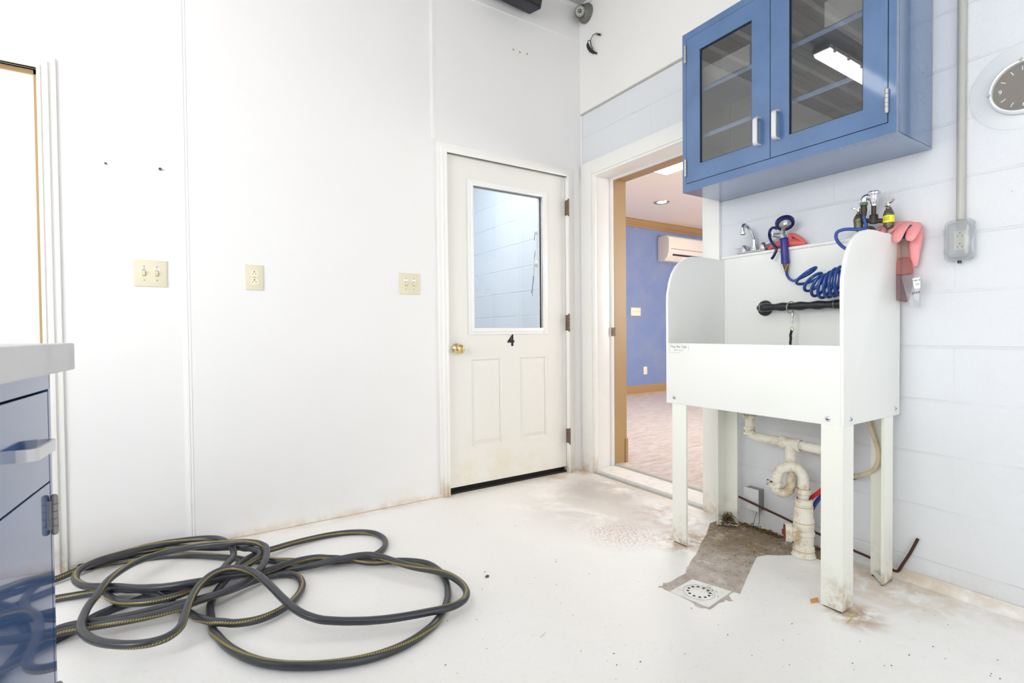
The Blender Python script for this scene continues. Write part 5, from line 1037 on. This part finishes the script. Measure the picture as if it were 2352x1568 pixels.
MB().lathe([(.030, zz(1158)), (.036, zz(1160)), (.036, zz(1186)), (.0405, zz(1190)), (.0405, zz(1212)), (.0385, zz(1214)), (.0385, zz(1252)), (.042, zz(1254)), (.042, zz(1266)), (.0435, 0.012), (.048, .002), (0, 0)], (PX, sy, 0), (0, 0, 1), 32).build('stack', 'pvc_dirty', dp)
for py, r_ in ((1162, .0368), (1198, .0412), (1262, .0428)): MB().torus((PX, sy, zz(py)), (0, 0, 1), r_ - .0012, .0022, 36, 8).build('glue_ring', 'pvc_glue', dp)
random.seed(21); m = MB(); tc = arch[24] + Vector((-.014, .008, .006))
for k in range(60):
    m.sph(tc + Vector((random.gauss(0, .005), random.gauss(0, .010), random.gauss(0, .005))), random.uniform(.0015, .0045), 6, (1, random.uniform(.7, 1.6), .8))
crust = m.build('dirt_crust', 'leaf_brown', dp); crust['kind'] = 'stuff'
MB().lathe([(.0385, zz(1218)), (.0425, zz(1219)), (.0425, zz(1226)), (.0385, zz(1228))], (PX, sy, 0), (0, 0, 1), 32).build('collar', 'pvc_dirty', dp)
cd = Vector((-.55, .83, 0)).normalized(); cc = Vector((PX, sy, p_(1830, 1222).z))
MB().tube([cc, cc + cd * .045, cc + cd * .046, cc + cd * .070], [.034, .034, .039, .039], 28).build('cleanout_hub', 'pvc_dirty', dp)
MB().lathe([(.034, 0), (.034, .006), (.030, .006), (.0295, .003), (0, .003)], cc + cd * .069, cd, 30).prism([cc + cd * .071 + Vector((-cd.y * a, cd.x * a, b)) for a, b in ((-.012, -.009), (.012, -.009), (.012, .009), (-.012, .009))], cd * .012, .002).build('cleanout_plug', 'cleanout_red', dp)
def tubing(name, label, cat, pts, r, mat):
    o = MB().tube(smooth_path(pts, 6), r, 14).build(name, mat); tag(o, label, cat); return o
tubing('water_line', 'red plastic water line beside the drain stack under the tub', 'pipe', [(-.025, p_(1823, 1206, -.03).y, .07), (-.03, p_(1845, 1170, -.05).y, .16), p_(1862, 1145, -.075), p_(1882, 1129, -.085), p_(1905, 1105, -.09), p_(1920, 1060, -.09), p_(1925, 1000, -.09), (-.09, p_(1925, 960, -.09).y, TB + .05)], .0085, 'pex_red')
tubing('water_line', 'blue plastic water line beside the drain stack under the tub', 'pipe', [(-.02, p_(1850, 1200, -.03).y, .10), p_(1862, 1176, -.055), p_(1868, 1164, -.065), p_(1880, 1146, -.075), p_(1900, 1125, -.082), p_(1914, 1085, -.06), p_(1918, 1000, -.05), (-.05, p_(1918, 960, -.05).y, TB + .05)], .0085, 'pex_blue')
vt = tubing('vinyl_tube', 'yellowed flexible tube curving between the right tub legs', 'tube', [p_(1992, 958, -.10), p_(2000, 980, -.10), p_(2010, 1010, -.10), p_(2019, 1040, -.10), p_(2017, 1062, -.10), p_(2007, 1079, -.095), p_(1990, 1087, -.08), p_(1972, 1092, -.055), p_(1960, 1095, -.03)], .0085, 'vinyl_tube')
MB().tube([p_(1964, 1094, -.036), p_(1960, 1095.5, -.022), p_(1957, 1096, -.001)], [.0105, .011, .009], 12).build('fitting', 'water_fitting', vt)
rod = MB().tube(smooth_path([p_(1690, 1137, -.064), p_(1741, 1161, -.060), p_(1790, 1184, -.054), p_(1823, 1200, -.048), p_(1877, 1224, -.036), p_(1957, 1262, -.022), p_(2000, 1281, -.018), (-.016, -1.870, .0205), (-.016, -1.884, .0195), (-.016, -1.892, .026), (-.015, -1.905, .056), (-.013, -1.928, .108), (-.011, -1.951, .170)], 5), .0052, 10).build('iron_rod', 'rust')
tag(rod, 'rusty bent iron rod lying along the block wall behind the tub', 'rod')
eb = thing('junction_box', 'small grey electrical box low on block wall behind the tub legs', 'electrical box', (0, -1.24, .12))
e0_ = atx(1709, 1119, -.05); e1_ = atx(1741, 1180, -.05)
MB().box((-.048, e0_[1], e1_[2] + .012), (0, e1_[1], e0_[2] + .002), .002).build('box', 'steel_dark', eb)
MB().box((-.0515, e0_[1] + .003, e1_[2] + .009), (-.048, e1_[1] - .003, e0_[2] + .005), .001).build('cover', 'box_white', eb)
ey = e1_[1] + .02
MB().tube([(-.02, ey, e1_[2] + .014), (-.03, ey + .012, .04), (-.032, ey + .018, .006)], .0011, 6).tube([(-.015, ey - .008, e1_[2] + .014), (-.024, ey - .010, .035), (-.03, ey - .004, .004)], .0011, 6).build('loose_wire', 'black_cord', eb)

# ================================================================ FLOOR DRAIN AND LITTER
dr = thing('floor_drain', 'white square floor drain with round perforated grate in bare concrete', 'drain', atz(1605, 1361))
c4 = [atz(*p) for p in ((1590, 1331), (1681, 1359), (1627, 1396), (1539, 1359))]
dm = MB().prism([(p[0], p[1], .0006) for p in c4], (0, 0, .0022), .0008).build('plate', 'drain_white', dr, smooth=False)
dc = atz(1605.2, 1361.2); R0 = .5 * np.linalg.norm(atz(1569, 1356) - atz(1642, 1366)); 
MB().torus((dc[0], dc[1], .0029), (0, 0, 1), R0, .0007, 48, 6).build('grate_edge', 'ink_faded', dr)
gr = MB().lathe([(R0 - .001, .0028), (R0 - .003, .0040), (0, .0040)], (dc[0], dc[1], 0), (0, 0, 1), 48).build('grate', 'drain_white', dr)
for k in range(12):
    a = 2 * math.pi * k / 12 + .2; MB().lathe([(0, .00015), (.0052, .00015), (.0052, -.0005)], (dc[0] + math.cos(a) * R0 * .70, dc[1] + math.sin(a) * R0 * .70, .00405), (0, 0, 1), 14).build('hole', 'hole_black', gr, smooth=False)
m = MB(); random.seed(3)
for k in range(60):
    a = random.uniform(-.3, 1.2); r_ = R0 * random.uniform(.55, 1.5); x_, y_ = dc[0] + r_ * math.cos(a) * .9, dc[1] - abs(r_ * math.sin(a)) + .01; rr_ = random.uniform(.0006, .0018)
    m.sph((x_, y_, .0042), rr_, 6, (1, 1, .5))
m.build('grit', 'pebble_brown', dr)['kind'] = 'stuff'
def bit(name, label, cat, pts, r, mat, sq=.5):
    o = MB().tube([(p[0], p[1], .0015 + r * sq) for p in pts], r, 8, squash=sq).build(name, mat); tag(o, label, cat)
bit('straw', 'short yellow straw on floor in front of the right front tub leg', 'straw', [atz(1944, 1431), atz(1954, 1422), atz(1964, 1411)], .0021, 'straw_yellow')
bit('straw', 'tiny pale straw on the white floor far from the drain, toward the photo bottom', 'straw', [atz(1241, 1464), atz(1252, 1454)], .0009, 'straw_yellow')
c_ = [atz(*p) for p in ((1861, 1377), (1878, 1373), (1880, 1383), (1863, 1386))]
tag(MB().prism([(p[0], p[1], .0) for p in c_], (0, 0, .003)).build('wood_chip', 'chip_orange', smooth=False), 'small orange wood chip on floor left of the right front tub leg', 'chip')
pb = atz(1119, 1325); tag(MB().sph((pb[0], pb[1], .004), .0075, 12, (1.2, .8, .6)).build('pebble', 'pebble_brown'), 'small dark pebble alone on the white floor right of the hose', 'pebble')
def litter(name, label, n, area_fn, mat, lr, seed, rad=.0011):
    random.seed(seed); m = MB()
    for k in range(n):
        x_, y_, z_ = area_fn(); a = random.uniform(0, math.pi); l = random.uniform(*lr); d = Vector((math.cos(a), math.sin(a), random.uniform(-.1, .25))) * l / 2; c = Vector((x_, y_, z_))
        p0 = c - d; p1 = c + d; p0.z = max(p0.z, .0022); p1.z = max(p1.z, .0022); m.tube([p0, (p0 + p1) / 2 + Vector((0, 0, .001)), p1], [rad * random.uniform(.6, 1.4)] * 3, 5, squash=.5)
    o = m.build(name, mat); tag(o, label, 'litter', kind='stuff')
litter('straw_litter', 'scattered straw bits on the bare concrete under the tub', 34, lambda: (random.uniform(-.42, -.04), random.uniform(-1.5, -1.2), .002), 'straw_yellow', (.01, .04), 5, .0011)
litter('leaf_litter', 'dry leaf litter heaped in the foot of the left rear tub leg', 130, lambda: (-.085 - abs(random.gauss(0, .02)), -1.192 - abs(random.gauss(0, .018)), .013 + abs(random.gauss(0, .022))), 'leaf_brown', (.01, .036), 6, .0026)
def along():
    t_ = random.random(); return (-.012 - abs(random.gauss(0, .016)), -1.24 - t_ * .36, .003 + abs(random.gauss(0, .004)))
litter('dirt_litter', 'dark dirt crumbs along the foot of the block wall behind the tub', 260, along, 'leaf_brown', (.004, .018), 8, .003)
random.seed(11); m = MB()
for k in range(90):
    px, py = random.uniform(1000, 2300), random.uniform(1190, 1560); p = atz(px, py)
    if p[0] > -.05: continue
    m.sph((p[0], p[1], .0006), random.uniform(.0008, .0022), 6, (random.uniform(.8, 2), 1, .4))
tag(m.build('floor_grit', 'pebble_brown'), 'dark specks of grit scattered over the white floor', 'grit', kind='stuff')

# ================================================================ RIGHT SIDE OF THE BLOCK WALL
cd_ = MB(); cy = (atx(2197, 300, -.012)[1] + atx(2220, 300, -.012)[1]) / 2
cdt = tag(MB().tube([(-.014, cy, 1.33), (-.014, cy, 3.235)], .0128, 18).build('conduit', 'conduit_grey'), 'grey vertical electrical conduit on block wall left of the clock', 'conduit')
ob = thing('covered_outlet', 'weatherproof grey outlet box with clear hinged cover under the conduit', 'outlet', (0, -2.07, 1.21))
b0_ = atx(2166, 516, -.045); b1_ = atx(2236, 603, -.045); y0_, y1_, z0_, z1_ = b0_[1], b1_[1], 1.212, 1.358
ym = (y0_ + y1_) / 2; zm = (z0_ + z1_) / 2
def rrect(x, y0, y1, z0, z1, r, n=6):
    out = []
    for cyy, czz, a0 in ((y0 - r, z1 - r, 0), (y0 - r, z0 + r, 3 * math.pi / 2), (y1 + r, z0 + r, math.pi), (y1 + r, z1 - r, math.pi / 2)):
        for k in range(n + 1):
            a = a0 + math.pi / 2 * (1 - k / n) if False else a0 + math.pi / 2 * k / n
            out.append((x, cyy + r * math.cos(a), czz + r * math.sin(a)))
    return out
def order(pts):
    c = Vector((0, 0, 0))
    for p in pts: c += Vector(p)
    c /= len(pts); return sorted(pts, key=lambda p: math.atan2(p[2] - c.z, p[1] - c.y))
MB().prism(order(rrect(-.024, y0_ - .006, y1_ + .006, z0_ + .006, z1_ - .006, .012)), (.024, 0, 0), .003).build('base', 'outlet_grey', ob)
rcp = MB().box((-.027, ym + .017, zm - .034), (-.024, ym - .017, zm + .034), .001).build('receptacle', 'switch_ivory_light', ob, smooth=False)
for dz in (-.019, .019):
    MB().box((-.0276, ym + .0075, zm + dz - .007), (-.0268, ym + .0055, zm + dz + .001)).box((-.0276, ym - .0055, zm + dz - .007), (-.0268, ym - .0075, zm + dz + .001)).box((-.0276, ym - .004, zm + dz - .004), (-.0268, ym - .0075, zm + dz - .0025)).lathe([(0, .0004), (.0027, .0004), (.0027, 0)], (-.0271, ym, zm + dz + .008), (-1, 0, 0), 12).build('socket_hole', 'slot_dark', rcp, smooth=False)
cv = MB().prism(order(rrect(-.030, y0_, y1_, z0_, z1_, .020)), (.008, 0, 0), .002); cv.prism(order(rrect(-.052, y0_ - .010, y1_ + .010, z0_ + .012, z1_ - .012, .014)), (.024, 0, 0), .006, 3)
cvo = cv.build('clear_cover', 'clear_cover', ob)
MB().tube([p for p in order(rrect(-.031, y0_, y1_, z0_, z1_, .020))], .0022, 8, closed=True).tube([p for p in order(rrect(-.040, y0_ - .009, y1_ + .009, z0_ + .011, z1_ - .011, .014))], .0012, 6, closed=True).build('cover_rim', 'clear_cover', cvo)
MB().box((-.030, y0_ + .006, zm + .028), (-.022, y0_ - .001, zm + .046), .001).box((-.030, y0_ + .006, zm - .046), (-.022, y0_ - .001, zm - .028), .001).build('hinge_lug', 'clear_cover', ob)
MB().cyl((-.028, ym, z0_ - .008), (-.028, ym, z0_ + .002), .006).cyl((-.012, ym, z1_ - .006), (-.012, ym, z1_ + .006), .002).build('latch', 'camera_black', ob)

clk = thing('wall_clock', 'round wall clock with white rim and grey-brown face at the right edge', 'clock', (0, -2.232, 1.769))
cc_ = (0, -2.232, 1.769)
MB().lathe([(0, .0035), (.139, .0035), (.142, .002), (.142, 0)], (0, -2.232, 1.776), (-1, 0, 0), 72).build('backing_plate', 'clock_plate', clk)
MB().lathe([(.0, .006), (.088, .006), (.0895, .012), (.0885, .022), (.084, .027), (.0785, .026), (.0775, .020), (.0775, .012)], cc_, (-1, 0, 0), 72).build('rim', 'clock_rim', clk)
fc = MB().lathe([(0, .0125), (.0778, .0125)], cc_, (-1, 0, 0), 60).build('face', 'clock_face', clk)
for h in range(12):
    a = h * math.pi / 6; dy, dz = -math.sin(a), math.cos(a)
    if h % 3 == 0: text('numeral', {0: '12', 3: '3', 6: '6', 9: '9'}[h], .020, 'paper_white', fc, (-.0130, cc_[1] + dy * .059, cc_[2] + dz * .059), (0, -1, 0), (0, 0, 1), .0003)
    else: MB().tube([(-.0132, cc_[1] + dy * .052, cc_[2] + dz * .052), (-.0132, cc_[1] + dy * .066, cc_[2] + dz * .066)], .0014, 6).build('hour_mark', 'paper_white', fc, smooth=False)
for a, l, w_ in ((math.radians(62), .034, .003), (math.radians(118), .050, .002)): MB().tube([(-.015, cc_[1], cc_[2]), (-.015, cc_[1] - math.sin(a) * l, cc_[2] + math.cos(a) * l)], w_, 6, squash=.3).build('hand', 'paper_white', fc, smooth=False)
MB().lathe([(0, .021), (.077, .021), (.077, .0205)], cc_, (-1, 0, 0), 60).build('lens', 'clear_glass', clk, smooth=False)
for a in (math.radians(267), math.radians(-4)): MB().lathe([(0, .006), (.003, .006), (.0048, .004), (.0048, 0)], (-.024, cc_[1] - math.sin(a) * .0850, cc_[2] + math.cos(a) * .085), (-1, 0, 0), 14).build('screw', 'cast_metal', clk)

# ================================================================ HIGH IN THE CORNER
cam3 = thing('security_camera', 'grey dome security camera high in the wall corner', 'camera', (-.012, -.075, 3.165))
ccx = (-.0115, -.078, 3.150); axd = Vector((-1, -.18, -.12)).normalized()
MB().lathe([(0, 0), (.062, 0), (.063, .016), (.060, .022), (.056, .024), (.052, .034), (.045, .052), (.036, .064), (.0, .066)], ccx, (-1, 0, 0), 44).build('housing', 'camera_grey', cam3)
ec = Vector(ccx) + Vector((-.050, .004, -.004)); look = (Vector([float(c) for c in CAM]) - ec); look = Vector((-.72, -.58, -.35)).normalized()
MB().sph(ec, .040, 24).build('eyeball', 'camera_grey', cam3)
fcm = MB().lathe([(.0, .0425), (.033, .0425), (.035, .038), (.036, .024)], ec, look, 32).build('lens_plate', 'camera_grey', cam3)
MB().lathe([(0, .0465), (.009, .0465), (.011, .043), (.011, .042)], ec, look, 20).torus(ec + look * .024, look, .0375, .0030, 36, 8).build('lens', 'camera_black', cam3)
uu = Vector((0, 0, 1)).cross(look).normalized(); vv_ = look.cross(uu)
for k in range(9):
    a = 2 * math.pi * k / 9; MB().sph(ec + look * .0435 + (uu * math.cos(a) + vv_ * math.sin(a)) * .0215, .0042, 8).build('led', 'led_white', cam3)
spk = thing('speaker', 'black box speaker mounted high on the white wall near the ceiling', 'speaker', (-.56, 0, 3.0))
m = MB(); cs = [aty(1243, 21, -.16)]; S0 = Vector([float(c) for c in cs[0]])
W_, Dp, Hh = .36, .16, .30; tilt = math.radians(14)
R3 = Matrix.Rotation(tilt, 4, 'X') @ Matrix.Rotation(math.radians(3), 4, 'Y')
m.box((-W_, 0, 0), (0, .13, Hh - .02), .008)
for v in m.bm.verts: v.co = S0 + (R3 @ v.co)
spo = m.build('cabinet', 'speaker_black', spk)
m = MB(); m.box((-W_ + .015, -.006, .012), (-.015, .001, Hh - .034), .003)
for v in m.bm.verts: v.co = S0 + (R3 @ v.co)
m.build('grille', 'camera_black', spk)
MB().box((S0.x - .22, -.075, S0.z + .12), (S0.x - .14, -.001, S0.z + .17)).build('bracket', 'camera_black', spk, smooth=False)
Zh = lambda a, b, x=-.02: q(1180 + a / 6.533, 60 + b / 6.533, x)
cb = thing('cable_bundle', 'curled black cable end with plug hanging high on the white board', 'cable', Zh(1150, 300, -.011))
MB().tube(smooth_path([Zh(1108, 262, -.03), Zh(1112, 300, -.035), Zh(1130, 335, -.035), Zh(1155, 365, -.03), Zh(1195, 393, -.025), Zh(1225, 402, -.02), Zh(1250, 413, -.013)], 5), [.006, .0085, .010, .0105, .0105, .011, .0105, .010, .0105, .012, .012, .011, .011, .012, .013, .012, .012, .011, .011, .010, .010, .009, .008, .007, .007, .007, .0065, .0065, .006, .006, .006], 10, squash=.7).build('taped_bundle', 'black_cord', cb)
MB().tube(smooth_path([Zh(1150, 250, -.03), Zh(1154, 215, -.03), Zh(1165, 180, -.03), Zh(1185, 140, -.03), Zh(1210, 120, -.03), Zh(1236, 113, -.03)], 5), .0022, 8).tube(smooth_path([Zh(1108, 262, -.03), Zh(1110, 232, -.03), Zh(1130, 213, -.03), Zh(1148, 222, -.03), Zh(1156, 250, -.03), Zh(1160, 290, -.03), Zh(1185, 340, -.03)], 5), .0026, 8).build('wire', 'black_cord', cb)
MB().tube([Zh(1232, 115, -.03), Zh(1245, 105, -.03), Zh(1275, 112, -.03)], .0022, 8).tube([Zh(1232, 115, -.03), Zh(1245, 132, -.03), Zh(1270, 136, -.03)], .0022, 8).tube([Zh(1268, 123, -.03), Zh(1295, 128, -.03)], .0062, 10).build('plug', 'black_cord', cb)

# ================================================================ CEILING LAMPS
def lamp(x0, y, label, L_=1.27, glow='added_tube_glow'):
    t_ = thing('strip_light', label, 'ceiling light', (x0 - L_ / 2, y, ZC), 'strip lights under the ribbed ceiling')
    z0 = 3.09; m = MB()
    m.prism([(x0, y - .055, z0 + .035), (x0, y - .07, z0 + .06), (x0, y - .045, z0 + .10), (x0, y + .045, z0 + .10), (x0, y + .07, z0 + .06), (x0, y + .055, z0 + .035)], (-L_, 0, 0), .008); m.build('body', 'fixture_grey', t_)
    MB().prism([(x0 - .012, y - .060, z0 + .040), (x0 - .012, y - .052, z0 + .008), (x0 - .012, y - .035, z0), (x0 - .012, y + .035, z0), (x0 - .012, y + .052, z0 + .008), (x0 - .012, y + .060, z0 + .040)], (-L_ + .024, 0, 0), .006).build('diffuser', glow, t_)
    for k in range(6):
        xx = x0 - .08 - k * (L_ - .16) / 5
        for sg in (-1, 1): MB().box((xx - .012, y + sg * .058, z0 + .02), (xx + .012, y + sg * .072, z0 + .065), .002).build('clip', 'conduit_grey', t_)
    MB().cyl((x0 - .2, y, z0 + .1), (x0 - .2, y, ZC), .006).cyl((x0 - L_ + .2, y, z0 + .1), (x0 - L_ + .2, y, ZC), .006).build('hanger', 'fixture_grey', t_)
lamp(-2.42, -.72, 'sealed strip light under ribbed ceiling nearest the white wall', glow='tube_glow_dim')
lamp(-2.5, -2.9, 'added fill strip light under ribbed ceiling over the camera position')  # this lamp and the two after it are added for brightness
lamp(-2.5, -4.6, 'added fill strip light under ribbed ceiling nearest the added rear window')
lamp(-3.4, -1.8, 'added fill strip light under ribbed ceiling nearest the added side window')
